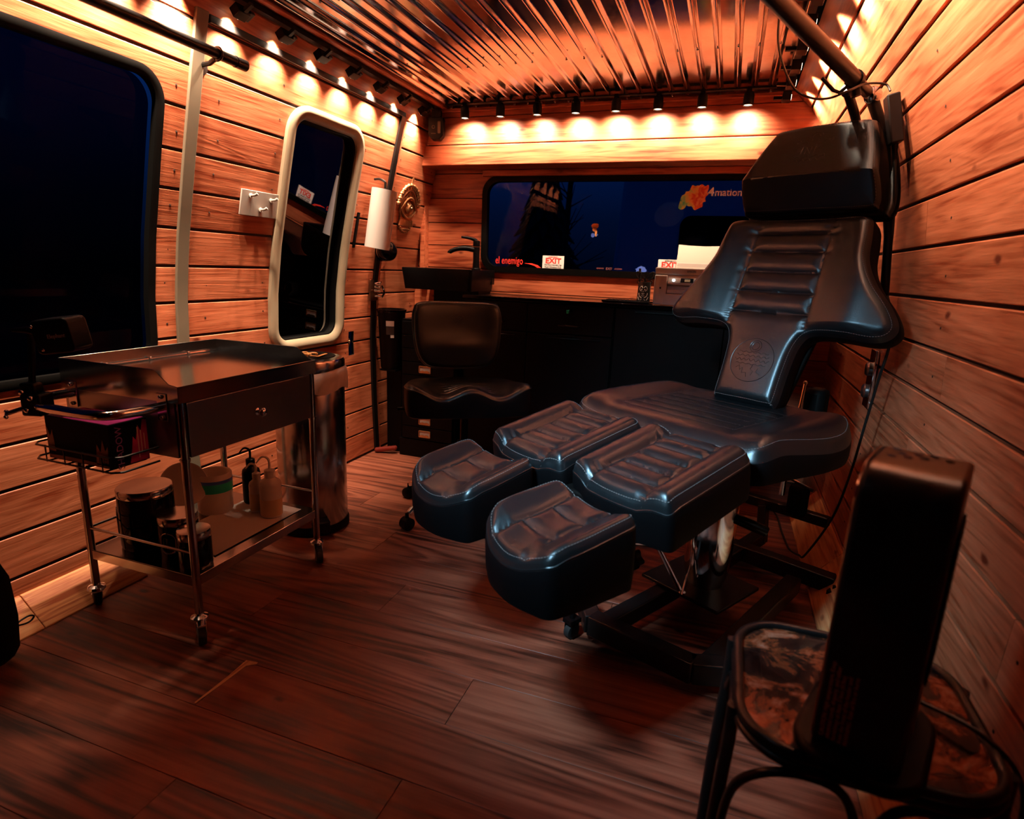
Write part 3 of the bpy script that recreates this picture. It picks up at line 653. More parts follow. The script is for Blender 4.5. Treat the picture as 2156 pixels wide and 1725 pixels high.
circ=lambda cx,cy,r,n=40,a0=0,a1=2*PI:[(cx+r*math.cos(a0+(a1-a0)*i/n),cy+r*math.sin(a0+(a1-a0)*i/n)) for i in range(n+1)]
wav=lambda x0,x1,y,a,k,ph=0:[(x0+(x1-x0)*i/30,y+a*math.sin(k*i/30*2*PI+ph)) for i in range(31)]
emboss('embossed_emblem',[circ(0,.135,.072),circ(0,.182,.012,20),circ(0,.182,.019,24),wav(-.05,.05,.160,.002,5),wav(-.055,.055,.148,.003,6,1),wav(-.058,.058,.134,.004,7,2),wav(-.05,.05,.121,.002,5),[(-.045,.105),(-.035,.113),(-.03,.098),(-.022,.106),(-.02,.088),(-.006,.092),(-.002,.078)],[(.01,.118),(.005,.104),(.016,.098),(.012,.085)],[(.03,.11),(.026,.098),(.04,.092)]],zb,MBk,bk_)
mb=MB(); mb.prism([(-.10,.01),(.10,.01),(.14,.28),(.30,.27),(.33,.29),(.22,.42),(.20,.60),(-.20,.60),(-.22,.42),(-.33,.29),(-.30,.27),(-.14,.28)],-.105,-.082,lambda x,y,z:tuple(MBk@Vector((x,y,z)))); obj('back_shell',mb,M['blackm'],ch,world=False,bevel=.006)
# headrest
MH=TM((.046,.640,1.322))@RX(74)
hh=[(0,-.012),(.19,-.012),(.214,0),(.218,.03),(.209,.085),(.184,.17),(.157,.235),(.138,.255),(.06,.262),(0,.262)]
ho=smooth_outline(hh[1:-1]+[hh[-1]]+[(-x,y) for x,y in reversed(hh[1:-1])]+[hh[0]],6)
htop=lambda x,y:.075*np.where(y<.075,np.clip((y+.012)/.087,0,1)**1.2,1-.62*np.clip((y-.075)/.19,0,1))
hd,zh=cushion('headrest',ho,MH@TM((0,0,.02)),ch,.060,.022,htop,seams=[],puff=.004,rings=46,c=(0,.09))
dashes('edge_stitching',[inset(ho,.008)],zh,MH@TM((0,0,.02)),hd,M['thread'],r=.0006)
hb=smooth_outline([(x*1.07,y*1.03-.002) for x,y in hh[1:-1]+[hh[-1]]+[(-x,y) for x,y in reversed(hh[1:-1])]+[hh[0]]],6)
hb2,_=cushion('headrest_base',hb,MH@TM((0,0,-.045)),ch,.045,.012,None,puff=.002,rings=20,c=(0,.09))
MH2=MH@TM((0,0,.02))
emboss('embossed_mark',[circ(0,.205,.012,24,-.6,3.9),circ(0,.205,.020,24,.4,2.8),wav(-.05,-.012,.192,.002,2),wav(.012,.05,.192,.002,2),circ(-.05,.193,.006,16),circ(.05,.193,.006,16),[(-.03,.175),(-.03,.148)],[(-.018,.148),(-.018,.172),(-.002,.148),(-.002,.172)],[(.010,.172),(.010,.148)],[(.024,.172),(.010,.160),(.026,.148)],wav(-.045,.045,.138,.003,3),wav(-.04,.04,.125,.004,4,1),[(-.05,.13),(-.045,.15),(-.036,.158)],[(.05,.13),(.046,.142),(.03,.15)]],zh,MH2,hd,.0011)
# chair base (local frame, in metres)
Wc=WM[ch.name].inverted()
def W(x,y,z): return Wc@Vector((x,y,z))
def beam(mb,a,b,w=.05,h=.06):
    a=Vector(a);b=Vector(b); d=(b-a); L=d.length; x=d.normalized(); z=Vector((0,0,1)); 
    if abs(x.z)>.9: z=Vector((0,1,0))
    y=z.cross(x).normalized(); z=x.cross(y); m=Matrix(((x.x,y.x,z.x,0),(x.y,y.y,z.y,0),(x.z,y.z,z.z,0),(0,0,0,1))); mb.box((a+b)/2,(L,w,h),m)
def cbeam(name,a,b,w=.05,h=.055,m=None):
    mb=MB(); beam(mb,W(*a),W(*b),w,h); return obj(name,mb,m or M['blackmetal'],ch,world=False,bevel=.004)
cbeam('front_beam',(-.275,1.60,.068),(.03,1.490,.068),.055,.062)
cbeam('front_beam',(.02,1.492,.068),(.26,1.56,.068),.055,.062)
cbeam('front_beam',(-.27,1.592,.066),(-.325,1.71,.074),.05,.06)
cbeam('side_beam',(-.235,1.60,.066),(.02,2.06,.066),.05,.055)
sb=cbeam('side_beam',(.06,1.51,.066),(.33,2.12,.066),.05,.055)
mb=MB(); mb.box(W(.134,1.665,.066)+(Wc.to_3x3()@Vector((.0245,-.011,0))),(.004,.15,.035),(Wc.to_3x3()@Matrix.Rotation(math.radians(-23.9),3,'Z')).to_4x4()); lb_=obj('label_strip',mb,mat('dull_label',(.20,.13,.11),.6),ch,world=False); lb_['label']='pale printed label strip'
cbeam('rear_beam',(.06,2.36,.066),(.47,2.17,.066),.055,.06)
cbeam('rear_bar',(.15,2.56,.205),(.46,2.40,.205),.04,.04)
cbeam('rear_post',(.245,2.47,.05),(.235,2.50,.20),.035,.035); cbeam('rear_beam',(.10,2.20,.066),(.24,2.49,.066),.05,.05)
mb=MB(); mb.box(W(.02,1.93,.099),(.29,.25,.012)); obj('base_plate',mb,M['blackmetal'],ch,world=False,bevel=.003)
c0=W(.035,1.93,0)
mb=MB(); mb.lathe([(.058,.105),(.072,.16),(.078,.30),(.078,.47),(.05,.50)],(c0.x,c0.y,0),32); obj('column_shroud',mb,M['chrome'],ch,world=False)
mb=MB(); mb.cyl((c0.x,c0.y,.10),(c0.x,c0.y,.56),.042); obj('column',mb,M['blackmetal'],ch,world=False)
mb=MB(); mb.box((0,.27,.565),(.46,.40,.05)); mb.box((.0,-.15,.555),(.40,.42,.03)); mb.box((0,.42,.60),(.16,.10,.10)); obj('under_frame',mb,M['blackm'],ch,world=False,bevel=.006)
for cx,cy in((-.195,-.46),(.178,-.50)):
    mb=MB(); mb.tube([(cx-.0,cy,.455),(cx-.0,cy+.10,.47),(cx+.01,cy+.30,.54)],.010,8,smooth=4); obj('foot_rest_arm',mb,M['chrome'],ch,world=False)
mb=MB(); mb.tube([W(-.22,1.80,.25),W(-.135,1.85,.237),W(-.115,1.85,.225),W(-.035,1.83,.105)],.0085,12,smooth=5); mb.sphere(W(-.03,1.83,.10),.014); mb.tube([W(-.03,1.80,.11),W(-.015,1.86,.20),W(-.02,1.88,.30)],.003,6); mb.cyl(W(-.03,1.83,.10),W(.01,1.86,.085),.008); obj('pump_pedal',mb,M['chrome'],ch,world=False)
mb=MB(); kc=W(-.19,1.80,.20)
pts=[(.030*(1+.18*math.cos(5*a))*math.cos(a),.030*(1+.18*math.cos(5*a))*math.sin(a)) for a in [2*PI*i/40 for i in range(40)]]
mb.prism(pts,-.012,.012,lambda x,y,z:(kc.x+x,kc.y+z,kc.z+y)); mb.cyl(kc,W(-.25,1.72,.235),.006); obj('star_knob',mb,M['black'],ch,world=False)
mb=MB(); mb.tube([W(.03,1.9,.40),W(.085,1.9,.366)],.006,8); mb.tube([W(.083,1.9,.367),W(.10,1.9,.357),W(.195,1.9,.33),W(.20,1.9,.328)],[.010,.017,.018,.014],14); obj('lever_grip',mb,M['blackg'],ch,world=False)
def caster(parent,p,r=.028,mat_=None,world=True,wm=None):
    p=Vector(p); 
    mb=MB(); mb.cyl(p+Vector((-.008,0,r)),p+Vector((.008,0,r)),r,n=20); wh=obj('wheel',mb,wm or M['rubber'],parent,world=world)
for (x,y) in((-.335,1.60),(.30,1.60),(.46,2.12),(-.02,2.38)):
    mb=MB(); p=W(x,y,0); mb.box((p.x,p.y,.062),(.035,.045,.014)); mb.box((p.x+.014,p.y,.04),(.004,.03,.05)); mb.box((p.x-.014,p.y,.04),(.004,.03,.05)); mb.cyl((p.x,p.y,.05),(p.x,p.y,.085),.008)
    cf=obj('caster',mb,M['black'],ch,world=False); mb=MB(); mb.cyl((p.x-.010,p.y,.024),(p.x+.010,p.y,.024),.024,n=20); obj('wheel',mb,M['rubber'],cf,world=False); mb=MB(); mb.cyl((p.x-.0105,p.y,.024),(p.x+.0105,p.y,.024),.012,n=16); hcap=obj('wheel_cap',mb,mat('red_cap',(.35,.02,.02),.5),cf,world=False)
mb=MB(); mb.tube([W(.26,2.28,.54),W(.285,2.30,.62),W(.30,2.36,.735)],.0055,8); mb.sphere(W(.30,2.36,.738),.008); obj('back_release_rod',mb,M['brass'],ch,world=False)
mb=MB(); a=W(.33,2.26,.60); mb.box((a.x,a.y,a.z+.03),(.07,.07,.22)); obj('arm_post',mb,M['blackm'],ch,world=False,bevel=.02)
mb=MB(); mb.tube([W(.28,2.28,.40),W(.36,2.2,.385)],.006,8); mb.cyl(W(.27,2.28,.40),W(.27,2.28,.33),.011); obj('side_latch',mb,M['chrome'],ch,world=False)
mb=MB(); a=W(.32,2.24,.33); mb.box(a,(.07,.05,.12)); obj('side_pouch',mb,M['blackm'],ch,world=False,bevel=.02)
# ------------------------------------------------------------------ utility trolley
tr=thing('utility_trolley','stainless steel utility trolley with one drawer beside the dark side window','trolley',(-1.565,1.435,0))
XA,XB,YA,YB=-1.780,-1.335,1.150,1.715
mb=MB(); 
mb.box2((XA,YA,.752),(XB,YB,.758)); mb.box2((XB-.002,YA,.713),(XB,YB,.760)); mb.box2((XA,YA,.713),(XA+.002,YB,.800))
for y in (YA,YB):
    mb.prism([(XA,.713),(XB,.713),(XB,.760),(XB-.03,.764),(XB-.075,.798),(XB-.09,.800),(XA,.800)],y-.0012,y+.0012,lambda x,z,yy:(x,yy,z))
obj('top_tray',mb,M['steel'],tr,smooth=0,bevel=.001,seg=1)
mb=MB(); mb.tube([(XA+.010,YA+.01,.762),(XA+.010,YB-.01,.762)],.003,8)
for y in(1.28,1.43,1.58): mb.sphere((XA+.012,y,.764),.006)
obj('tray_welds',mb,M['chrome'],tr)
mb=MB(); mb.box2((XA+.01,YA+.001,.560),(XB-.02,YA+.006,.715)); mb.box2((XA+.01,YB-.006,.560),(XB-.02,YB-.001,.715)); mb.box2((XA+.004,YA+.01,.560),(XA+.008,YB-.01,.715)); mb.box2((XA+.01,YA+.01,.560),(XB-.02,YB-.01,.564)); obj('drawer_housing',mb,M['steeld'],tr,smooth=0)
mb=MB(); mb.box2((XB-.018,YA+.028,.556),(XB-.004,YB-.028,.711)); dr=obj('drawer',mb,M['steeld'],tr,smooth=0,bevel=.0015)
mb=MB(); mb.lathe([(.012,0),(.012,.003),(.006,.006),(.006,.014),(.012,.018),(.014,.024),(.010,.030),(.004,.032)],(XB-.004,1.432,.634),24,M=RY(90)); obj('knob',mb,M['chrome'],dr)
legs=[(XB-.012,YA+.014),(XB-.012,YB-.014),(XA+.012,YA+.014),(XA+.012,YB-.014)]
for i,(x,y) in enumerate(legs):
    mb=MB(); mb.cyl((x,y,.085),(x,y,.752),.0115,n=20); mb.cyl((x,y,.548),(x,y,.556),.0135,n=20); obj('leg',mb,M['steel'],tr)
for i,(x,y) in enumerate(legs):
    a=math.radians([-38,-42,150,150][i]); dx,dy=math.cos(a)*.028,math.sin(a)*.028
    mb=MB(); mb.lathe([(.010,.088),(.013,.080),(.024,.074),(.026,.066),(.020,.058),(.008,.056)],(x,y,0),24)
    R=Matrix.Rotation(a,4,'Z'); 
    for s in(-1,1):
        mb.prism([(-.014,.066),(.024,.066),(.040,.040),(.036,.024),(.022,.024),(.004,.05)],s*.013-.0012,s*.013+.0012,lambda u,z,v:(x+math.cos(a)*u-math.sin(a)*v,y+math.sin(a)*u+math.cos(a)*v,z))
    if i in(0,2): mb.box((x+math.cos(a)*.045,y+math.sin(a)*.045,.072),(.028,.022,.006),R)
    cs=obj('caster',mb,M['chrome'],tr,bevel=.0008)
    wx,wy=x+dx,y+dy; ax=Vector((-math.sin(a),math.cos(a),0))
    mb=MB(); c_=Vector((wx,wy,.032)); mb.tube([c_-ax*.011,c_-ax*.009,c_+ax*.009,c_+ax*.011],[.029,.032,.032,.029],28); obj('wheel',mb,M['rubber'],cs)
    mb=MB(); mb.cyl(c_-ax*.0116,c_+ax*.0116,.024,n=28); obj('wheel_rim',mb,M['wheel'],cs); mb=MB(); mb.cyl(c_-ax*.0145,c_+ax*.0145,.006,n=14); obj('axle',mb,M['chrome'],cs)
mb=MB(); mb.box2((XA+.01,YA+.008,.198),(XB-.008,YB-.008,.202)); mb.box2((XB-.010,YA+.01,.170),(XB-.007,YB-.01,.202)); mb.box2((XA+.01,YA+.008,.170),(XB-.01,YA+.011,.202)); mb.box2((XA+.01,YB-.011,.170),(XB-.01,YB-.008,.202)); mb.box2((XA+.008,YA+.01,.170),(XA+.011,YB-.01,.202)); obj('lower_shelf',mb,M['steel'],tr,smooth=0,bevel=.001,seg=1)
for a,b in(((legs[0][0],legs[0][1]),(legs[2][0],legs[2][1])),((legs[1][0],legs[1][1]),(legs[3][0],legs[3][1])),((legs[2][0],legs[2][1]),(legs[3][0],legs[3][1]))):
    mb=MB(); mb.cyl((*a,.272),(*b,.272),.0045,n=10); obj('shelf_rail',mb,M['steel'],tr)
mb=MB(); mb.tube([(-1.735,YA,.702),(-1.737,1.10,.702),(-1.720,1.035,.702),(-1.665,1.005,.702),(-1.60,1.000,.702),(-1.47,1.000,.702),(-1.415,1.02,.702),(-1.395,1.08,.702),(-1.393,YA,.702)],.0125,14,smooth=6); obj('push_handle',mb,M['chrome'],tr)
for x in(-1.735,-1.393):
    mb=MB(); mb.box((x,YA-.002,.700),(.035,.004,.075))
    for z in(.672,.728): mb.sphere((x,YA-.006,z),.006)
    obj('handle_plate',mb,M['steel'],tr,bevel=.001)
mb=MB()
for z in(.545,.585): mb.tube([(-1.735,YA-.004,z),(-1.735,1.04,z),(-1.715,1.022,z),(-1.44,1.022,z),(-1.42,1.04,z),(-1.42,YA-.004,z)],.003,6)
for x in(-1.68,-1.61,-1.54,-1.47): mb.tube([(x,1.022,.588),(x,1.022,.543),(x,YA-.004,.543)],.0025,6)
wb=tag(obj('wire_basket',mb,M['blackmetal']),'black wire basket hooked on the end of the steel trolley','basket')
# glove box
_z0=.013
gb=thing('glove_box','purple and black glove box in the basket on the trolley end','box',(-1.56,1.085,.54-.013))
mb=MB(); mb.box2((-1.680,1.030,.538),(-1.445,1.138,.655)); obj('carton',mb,M['blackm'],gb,bevel=.001,smooth=0)
mb=MB(); mb.box2((-1.676,1.034,.6552),(-1.45,1.134,.6562)); o=obj('top_panel',mb,M['magenta'],gb,smooth=0); o['label']='magenta printed top'
mb=MB()
for k in range(5): mb.box((-1.60+.02*k,1.05+.018*k,.6567),(.10-.01*k,.004,.0006))
obj('top_print',mb,M['paper'],gb,smooth=0)
mb=MB(); 
mb.prism([(1.080,.54),(1.137,.54),(1.137,.650),(1.125,.652),(1.118,.62),(1.110,.64),(1.102,.60),(1.094,.612),(1.088,.575)],-1.4449,-1.4443,lambda y,z,x:(x,y,z)); o=obj('side_print',mb,M['magenta'],gb,smooth=0); o['label']='magenta splatter print'
mb=MB()
for k in range(3): mb.box((-1.444,1.108+.009*k,.592),(.0006,.0022,.085-.02*k))
obj('side_text',mb,M['paper'],gb,smooth=0)
text('lettering','SHADOW',.026,frame_M((-1.4442,1.056,.590),(0,0,1),(0,-1,0)),M['violet'],gb,sx=1.0)
mb=MB(); mb.prism([(-1.50,.545),(-1.455,.545),(-1.452,.60),(-1.463,.585),(-1.47,.615),(-1.48,.58),(-1.492,.60)],1.0290,1.0298,XYZ); mb.prism([(-1.675,.56),(-1.650,.56),(-1.655,.62),(-1.665,.60),(-1.677,.63)],1.0290,1.0298,XYZ); mb.prism([(-1.678,.5405),(-1.455,.5405),(-1.455,.552),(-1.50,.549),(-1.60,.551),(-1.678,.549)],1.0290,1.0298,XYZ); o=obj('front_print',mb,M['orangep'],gb,smooth=0); o['label']='orange flame print'
text('lettering','LE',.03,frame_M((-1.475,1.0288,.56),(1,0,0),(0,0,1)),M['thread_dark'],gb)
gb.location.z+=.013
# clamp and device on the handle
cl=thing('clamp_arm','black clamp with T-bar screw and upright arm on the trolley handle','clamp',(-1.72,1.01,.70))
mb=MB(); mb.box((-1.70,1.010,.702),(.052,.052,.058),RZ_(20)); mb.box((-1.715,1.01,.74),(.04,.035,.035),RZ_(20)); obj('clamp_block',mb,M['black'],cl,bevel=.006)
mb=MB(); 
for p in((-1.685,.985,.722),(-1.70,.982,.690),(-1.715,.985,.735)): mb.sphere(p,.007)
obj('bolts',mb,M['chrome'],cl)
mb=MB(); mb.cyl((-1.71,.985,.695),(-1.735,.955,.682),.006,n=12); mb.cyl((-1.752,.965,.684),(-1.718,.943,.678),.0035,n=10); mb.sphere((-1.752,.965,.684),.0055); mb.sphere((-1.718,.943,.678),.0055); obj('t_bar_screw',mb,M['chrome'],cl)
mb=MB(); mb.tube([(-1.712,1.01,.745),(-1.705,1.012,.80),(-1.685,1.01,.895)],.008,10); mb.tube([(-1.73,.995,.893),(-1.68,1.0,.896),(-1.625,1.004,.888)],[.005,.009,.008],10); obj('upright_rod',mb,M['black'],cl)
cl.location.x+=.036; cl.location.z+=.004
dv=thing('power_supply','black boxy power supply mounted on the clamp arm above the trolley','device',(-1.55,1.0,.895))
R=RZ_(18)@RY(-9)
DM=TM((-1.530,1.005,.897))@RZ_(14)@RY(-8)@RX(4)
mb=MB(); mb.prism(rrect(.100,.084,.014,5),-.030,.030,lambda x,z,y:tuple(DM@Vector((x,y,z)))); obj('casing',mb,M['black'],dv,bevel=.003)
mb=MB()
for q in((-.043,-.031,.028),(-.032,-.031,-.03)): mb.sphere(DM@Vector(q),.004)
obj('indicator',mb,M['chrome'],dv)
text('lettering','Elephant',.014,DM@frame_M((.012,-.0305,.0),(1,0,0),(0,0,1)),M['paper'],dv)
# canisters
def canister(lab,x,y,r,z1,win=None):
    t=thing('canister',lab,'canister',(x,y,.2025),group='black canisters on the trolley shelf')
    mb=MB(); mb.lathe([(r*.97,.2025),(r,.21),(r,z1-.028),(r*.96,z1-.024)],(x,y,0),48); obj('body',mb,M['blackg'],t)
    mb=MB(); mb.lathe([(r*.99,z1-.024),(r*1.01,z1-.020),(r*1.01,z1-.004),(r*.97,z1),(r*.5,z1+.001),(.001,z1+.001)],(x,y,0),48); obj('lid',mb,M['steel'],t)
    if win is not None:
        a=math.radians(win); h=(z1-.23)*.62; w_=r*.40; zc=.2+(z1-.2)*.44
        pts=[]; 
        for q in rrect(w_*2,h,w_*.98,8): 
            th=a+q[0]/r; pts.append(Vector((x+(r+.001)*math.cos(th),y+(r+.001)*math.sin(th),zc+q[1])))
        mb=MB(); mb.tube(pts,.003,8,closed=True); obj('window_rim',mb,M['steel'],t)
canister('largest black canister with steel lid, left on the lower trolley shelf',-1.65,1.27,.078,.394,-150)
canister('mid-sized black canister with oval steel-rimmed window on the trolley shelf',-1.502,1.252,.056,.335,-72)
canister('smallest black canister with steel lid at the front of the trolley shelf',-1.400,1.216,.046,.318)
# wipes tub
tb=thing('wipes_tub','translucent tub with green label and round lid upright behind the canisters','tub',(-1.68,1.47,.2025))
mb=MB(); mb.lathe([(.054,.2025),(.058,.21),(.060,.345),(.057,.35),(.053,.345),(.052,.215),(.001,.213)],(-1.660,1.545,0),40,caps=False); obj('cup',mb,M['plas'],tb)
mb=MB(); mb.lathe([(.0608,.285),(.0610,.318)],(-1.660,1.545,0),40,caps=False); obj('label_band',mb,M['teal'],tb); mb=MB(); mb.lathe([(.0609,.318),(.0611,.330)],(-1.660,1.545,0),40,caps=False); obj('label_band',mb,M['blue'],tb)
mb=MB(); mb.lathe([(.001,-.006),(.075,-.006),(.078,0),(.076,.004),(.070,.005),(.02,.004),(.001,.004)],(-1.700,1.455,.325),48,M=RZ_(38)@RX(80)); obj('lid',mb,M['plas'],tb)
# towels and bottles
mb=MB(); vs=[];fs=[];n=14
for i in range(n+1):
    for j in range(n+1):
        u,v=i/n,j/n; x=-1.634+.244*u; y=1.315+.36*v-(.04*u*(1-v)); vs.append((x,y,.2035+.0012*math.sin(7*u+3*v)+.0012+(.004 if abs(u-.5)<.04 else 0)))
for i in range(n):
    for j in range(n): a=i*(n+1)+j; fs.append((a,a+n+1,a+n+2,a+1))
mb.add(vs,fs); tag(obj('paper_towel',mb,M['paper']),'white paper towel spread under the bottles on the trolley shelf','paper towel')
def bottle(lab,x,y,r,h,m,tip,liq=None):
    t=thing('squeeze_bottle',lab,'bottle',(x,y,.207),group='squeeze bottles on the trolley shelf'); z=.207
    mb=MB(); mb.lathe([(r*.9,z),(r,z+.006),(r,z+h*.78),(r*.92,z+h*.86),(r*.5,z+h*.94),(r*.42,z+h)],(x,y,0),32); obj('body',mb,m,t)
    if liq:
        mb=MB(); mb.lathe([(r*.9+.0006,z+.003),(r+.0006,z+.008),(r+.0006,z+h*liq)],(x,y,0),32,caps=False); obj('liquid',mb,M['liquid'],t)
    mb=MB(); mb.lathe([(r*.48,z+h*.95),(r*.5,z+h*1.02),(r*.5,z+h*1.13),(r*.25,z+h*1.16)],(x,y,0),24); obj('cap',mb,m,t)
    k=r/.035; a=math.radians(200); mb=MB(); zt=z+h*1.15; mb.tube([(x,y,zt),(x,y,zt+.028*k),(x-.008*k,y-.003,zt+.040*k),(x-.024*k,y-.008,zt+.040*k),(x-.042*k,y-.014,zt+.018*k)],[.0042,.0042,.004,.0036,.0022],8,smooth=4); obj('spout',mb,m,t)
bottle('large clear squeeze bottle half full of yellow liquid, frontmost bottle',-1.445,1.585,.037,.150,M['plas'],0,.46)
bottle('small clear squeeze bottle beside the larger clear one',-1.520,1.600,.027,.125,M['plas'],0,.55)
bottle('black squeeze bottle behind the clear bottles',-1.595,1.655,.032,.148,M['black'],0)
# ------------------------------------------------------------------ step bin
sbn=thing('step_bin','tall stainless step bin with white liner behind the trolley','bin',(-1.555,1.96,0))
cx,cy=-1.555,1.955
mb=MB(); mb.lathe([(.134,.035),(.137,.04),(.137,.655),(.133,.66),(.130,.65),(.130,.06)],(cx,cy,0),64,caps=False); obj('body',mb,mat('polished_steel',(.45,.44,.44),.20,metal=1),sbn)
mb=MB(); mb.lathe([(.135,.002),(.143,.006),(.143,.030),(.137,.040)],(cx,cy,0),64); obj('base_ring',mb,M['blackm'],sbn)
mb=MB(); vs=[];fs=[];n=96;lv=[(.132,.66,.0),(.141,.668,.002),(.147,.66,.004),(.149,.635,.006),(.147,.612,.010),(.143,.600,.014)]
for k,(r,z,j) in enumerate(lv):
    for i in range(n): a=2*PI*i/n; q=math.sin(a*9+k*.4)+.6*math.sin(a*23+k); vs.append((cx+(r+j*.35*q)*math.cos(a),cy+(r+j*.35*q)*math.sin(a),z+j*.8*math.sin(a*5+1)+(.022*max(0,math.cos(a-.5)) if k<4 else 0)))
for k in range(len(lv)-1):
    for i in range(n): j=(i+1)%n; fs.append((k*n+i,k*n+j,(k+1)*n+j,(k+1)*n+i))
mb.add(vs,fs); obj('liner_bag',mb,M['bag'],sbn)
mb=MB(); mb.lathe([(.134,.672),(.140,.678),(.140,.712),(.134,.722),(.10,.728),(.001,.732)],(cx,cy,0),64); ld=obj('lid',mb,M['steel'],sbn)
mb=MB(); mb.lathe([(.105,.7282),(.104,.7295),(.001,.7335)],(cx,cy,0),48); obj('lid_disc',mb,M['black'],ld)
st=frame_M((cx+.02,cy-.02,.7345),(1,.25,0),(-.25,1,0)); mb=MB()
for k,(x,y,r) in enumerate([(-.035,.02,.022),(.005,.02,.020),(-.015,-.025,.024)]): mb.tube([st@Vector((x+r*math.cos(2*PI*i/20)*.8,y+r*math.sin(2*PI*i/20),.0005)) for i in range(17)],.0045,6)
mb.box(st@Vector((.052,.0,.001)),(.012,.085,.002),st); mb.box(st@Vector((.035,-.03,.001)),(.035,.010,.002),st)
o=obj('lid_sticker',mb,M['orange'],ld); o['label']='tan and orange sticker on black lid disc'
mb=MB(); mb.box((cx+.118,cy-.105,.075),(.05,.06,.010),RZ_(-42)); mb.box((cx+.10,cy-.092,.04),(.05,.07,.045),RZ_(-42)); obj('pedal',mb,M['black'],sbn,bevel=.006)
# ------------------------------------------------------------------ left wall fittings
rod=thing('grab_rail','black horizontal rail mounted above the large side window','rail',(-1.66,.6,1.74))
mb=MB(); mb.cyl((-1.665,-.6,1.744),(-1.665,1.80,1.744),.0165,n=20); mb.cyl((-1.665,1.775,1.744),(-1.665,1.822,1.744),.0185,n=20); obj('bar',mb,M['blackmetal'],rod)
for y in(1.70,.55,-.4):
    mb=MB(); mb.tube([(-1.735,y,1.716),(-1.70,y,1.718),(-1.675,y,1.73)],.008,8); mb.lathe([(.026,0),(.026,.006),(.012,.010)],(-1.742,y,1.712),20,M=RY(90)); mb.tube([(-1.665+.019*math.cos(a),y+.05*0,1.744+.019*math.sin(a)) for a in [2*PI*i/16 for i in range(16)]],.005,6,closed=True); obj('bracket',mb,M['blackmetal'],rod)
hp=thing('hook_plate','white wall plate with three white hooks beside the narrow window','hooks',(-1.84,2.03,1.31))
xw=XL(1.31); TL=math.atan2(XL(1.36)-XL(1.26),.10)
mb=MB(); mb.box((xw+.006,2.03,1.310),(.006,.205,.098),Matrix.Rotation(TL,4,'Y')); obj('plate',mb,M['white'],hp,bevel=.0015)
for y,z in((1.975,1.336),(2.088,1.330),(2.035,1.288)):
    mb=MB(); x=XL(z)+.010; mb.lathe([(.010,0),(.010,.003),(.006,.004)],(x,y,z),16,M=RY(90)); mb.tube([(x,y,z),(x+.022,y,z+.002),(x+.030,y+.004,z+.008)],[.0045,.005,.006],10); obj('hook',mb,M['white'],hp)
th_=thing('paper_towel_roll','white paper towel roll upright beside the narrow window','paper towel',(-1.735,2.80,1.17))
mb=MB(); ax=Vector((-.055,-.0,-.29)); p0=Vector((-1.715,2.80,1.463)); p1=Vector((-1.755,2.785,1.172)); mb.tube([p0,p1],.064,40); o=obj('roll',mb,M['paper'],th_)
mb=MB(); mb.cyl(p0+Vector((0,0,.0005)),p0+Vector((0,0,.002)),.02,n=20); obj('core',mb,M['gap'],th_)
hl=thing('towel_holder','black upright holder carrying the paper towel roll','holder',(-1.83,2.74,1.3))
mb=MB(); mb.tube([(-1.71,2.802,1.50),(-1.712,2.802,1.467)],.007,8); mb.tube([(XL(1.52)+.01,2.80,1.515),(-1.74,2.80,1.515),(-1.71,2.802,1.50)],.006,8,smooth=4); obj('arm',mb,M['blackmetal'],hl)
obj('back_bar',wallstrip(2.715,2.735,1.17,1.345,.006,.01),M['black'],hl,bevel=.002)
# carved eye plaque
ey=thing('eye_plaque','carved bronze all-seeing eye plaque on the left wall near the corner','wall art',(-1.80,3.19,1.43))
EM=frame_M((XL(1.43)+.004,3.185,1.425),(0,1,0),(math.sin(TL*1.0),0,1))
def ep(pts,r,cl=False,z=.004,sm=4): 
    mb.tube([EM@Vector((x,y,z)) for x,y in pts],r,8,closed=cl,smooth=sm)
mb=MB(); mb.prism([(-.085,-.02),(-.06,-.08),(0,-.10),(.06,-.08),(.085,-.02),(.065,.03),(.03,.05),(0,.155),(-.03,.05),(-.065,.03)],0,.006,lambda x,y,z:tuple(EM@Vector((x,y,z)))); obj('backplate',mb,M['gold'],ey,bevel=.003)
mb=MB(); ep([(-.085,-.02),(-.04,.03),(0,.045),(.04,.03),(.085,-.02)],[.004,.008,.009,.008,.004],z=.012); ep([(-.085,-.02),(-.04,-.055),(0,-.066),(.04,-.055),(.085,-.02)],[.004,.007,.008,.007,.004],z=.012); ep([(-.095,.0),(-.05,.065),(0,.085),(.05,.065),(.095,.0)],.005,z=.008); obj('eyelids',mb,M['gold'],ey)
mb=MB(); c_=EM@Vector((0,-.010,.008)); mb.sphere(c_,.034,(.6,1,1)); obj('eyeball',mb,M['gold'],ey); mb=MB(); mb.tube([EM@Vector((.018*math.cos(a),-.010+.018*math.sin(a),.026)) for a in[2*PI*i/20 for i in range(20)]],.004,6,closed=True); mb.sphere(EM@Vector((.002,-.008,.028)),.008); obj('iris',mb,M['brass'],ey)
mb=MB()
for i in range(26):
    a=PI*.02+PI*.96*i/25; x=.115*math.cos(a); y=.0+.115*math.sin(a); mb.sphere(EM@Vector((x,y,.008)),.010+.003*(i%2),n=8); mb.sphere(EM@Vector((x*.86,y*.84+.004,.008)),.006,n=8)
for k in range(9):
    t=k/8; 
    for s in(-1,1): mb.tube([EM@Vector((s*(.006+.02*(1-t)),.06+.055*t,.008)),EM@Vector((s*(.004),.085+.07*t,.010))],.003,6)
mb.tube([EM@Vector((0,.10,.01)),EM@Vector((0,.165,.008))],[.008,.0012],8)
obj('scrolled_border',mb,M['gold'],ey)
mb=MB()
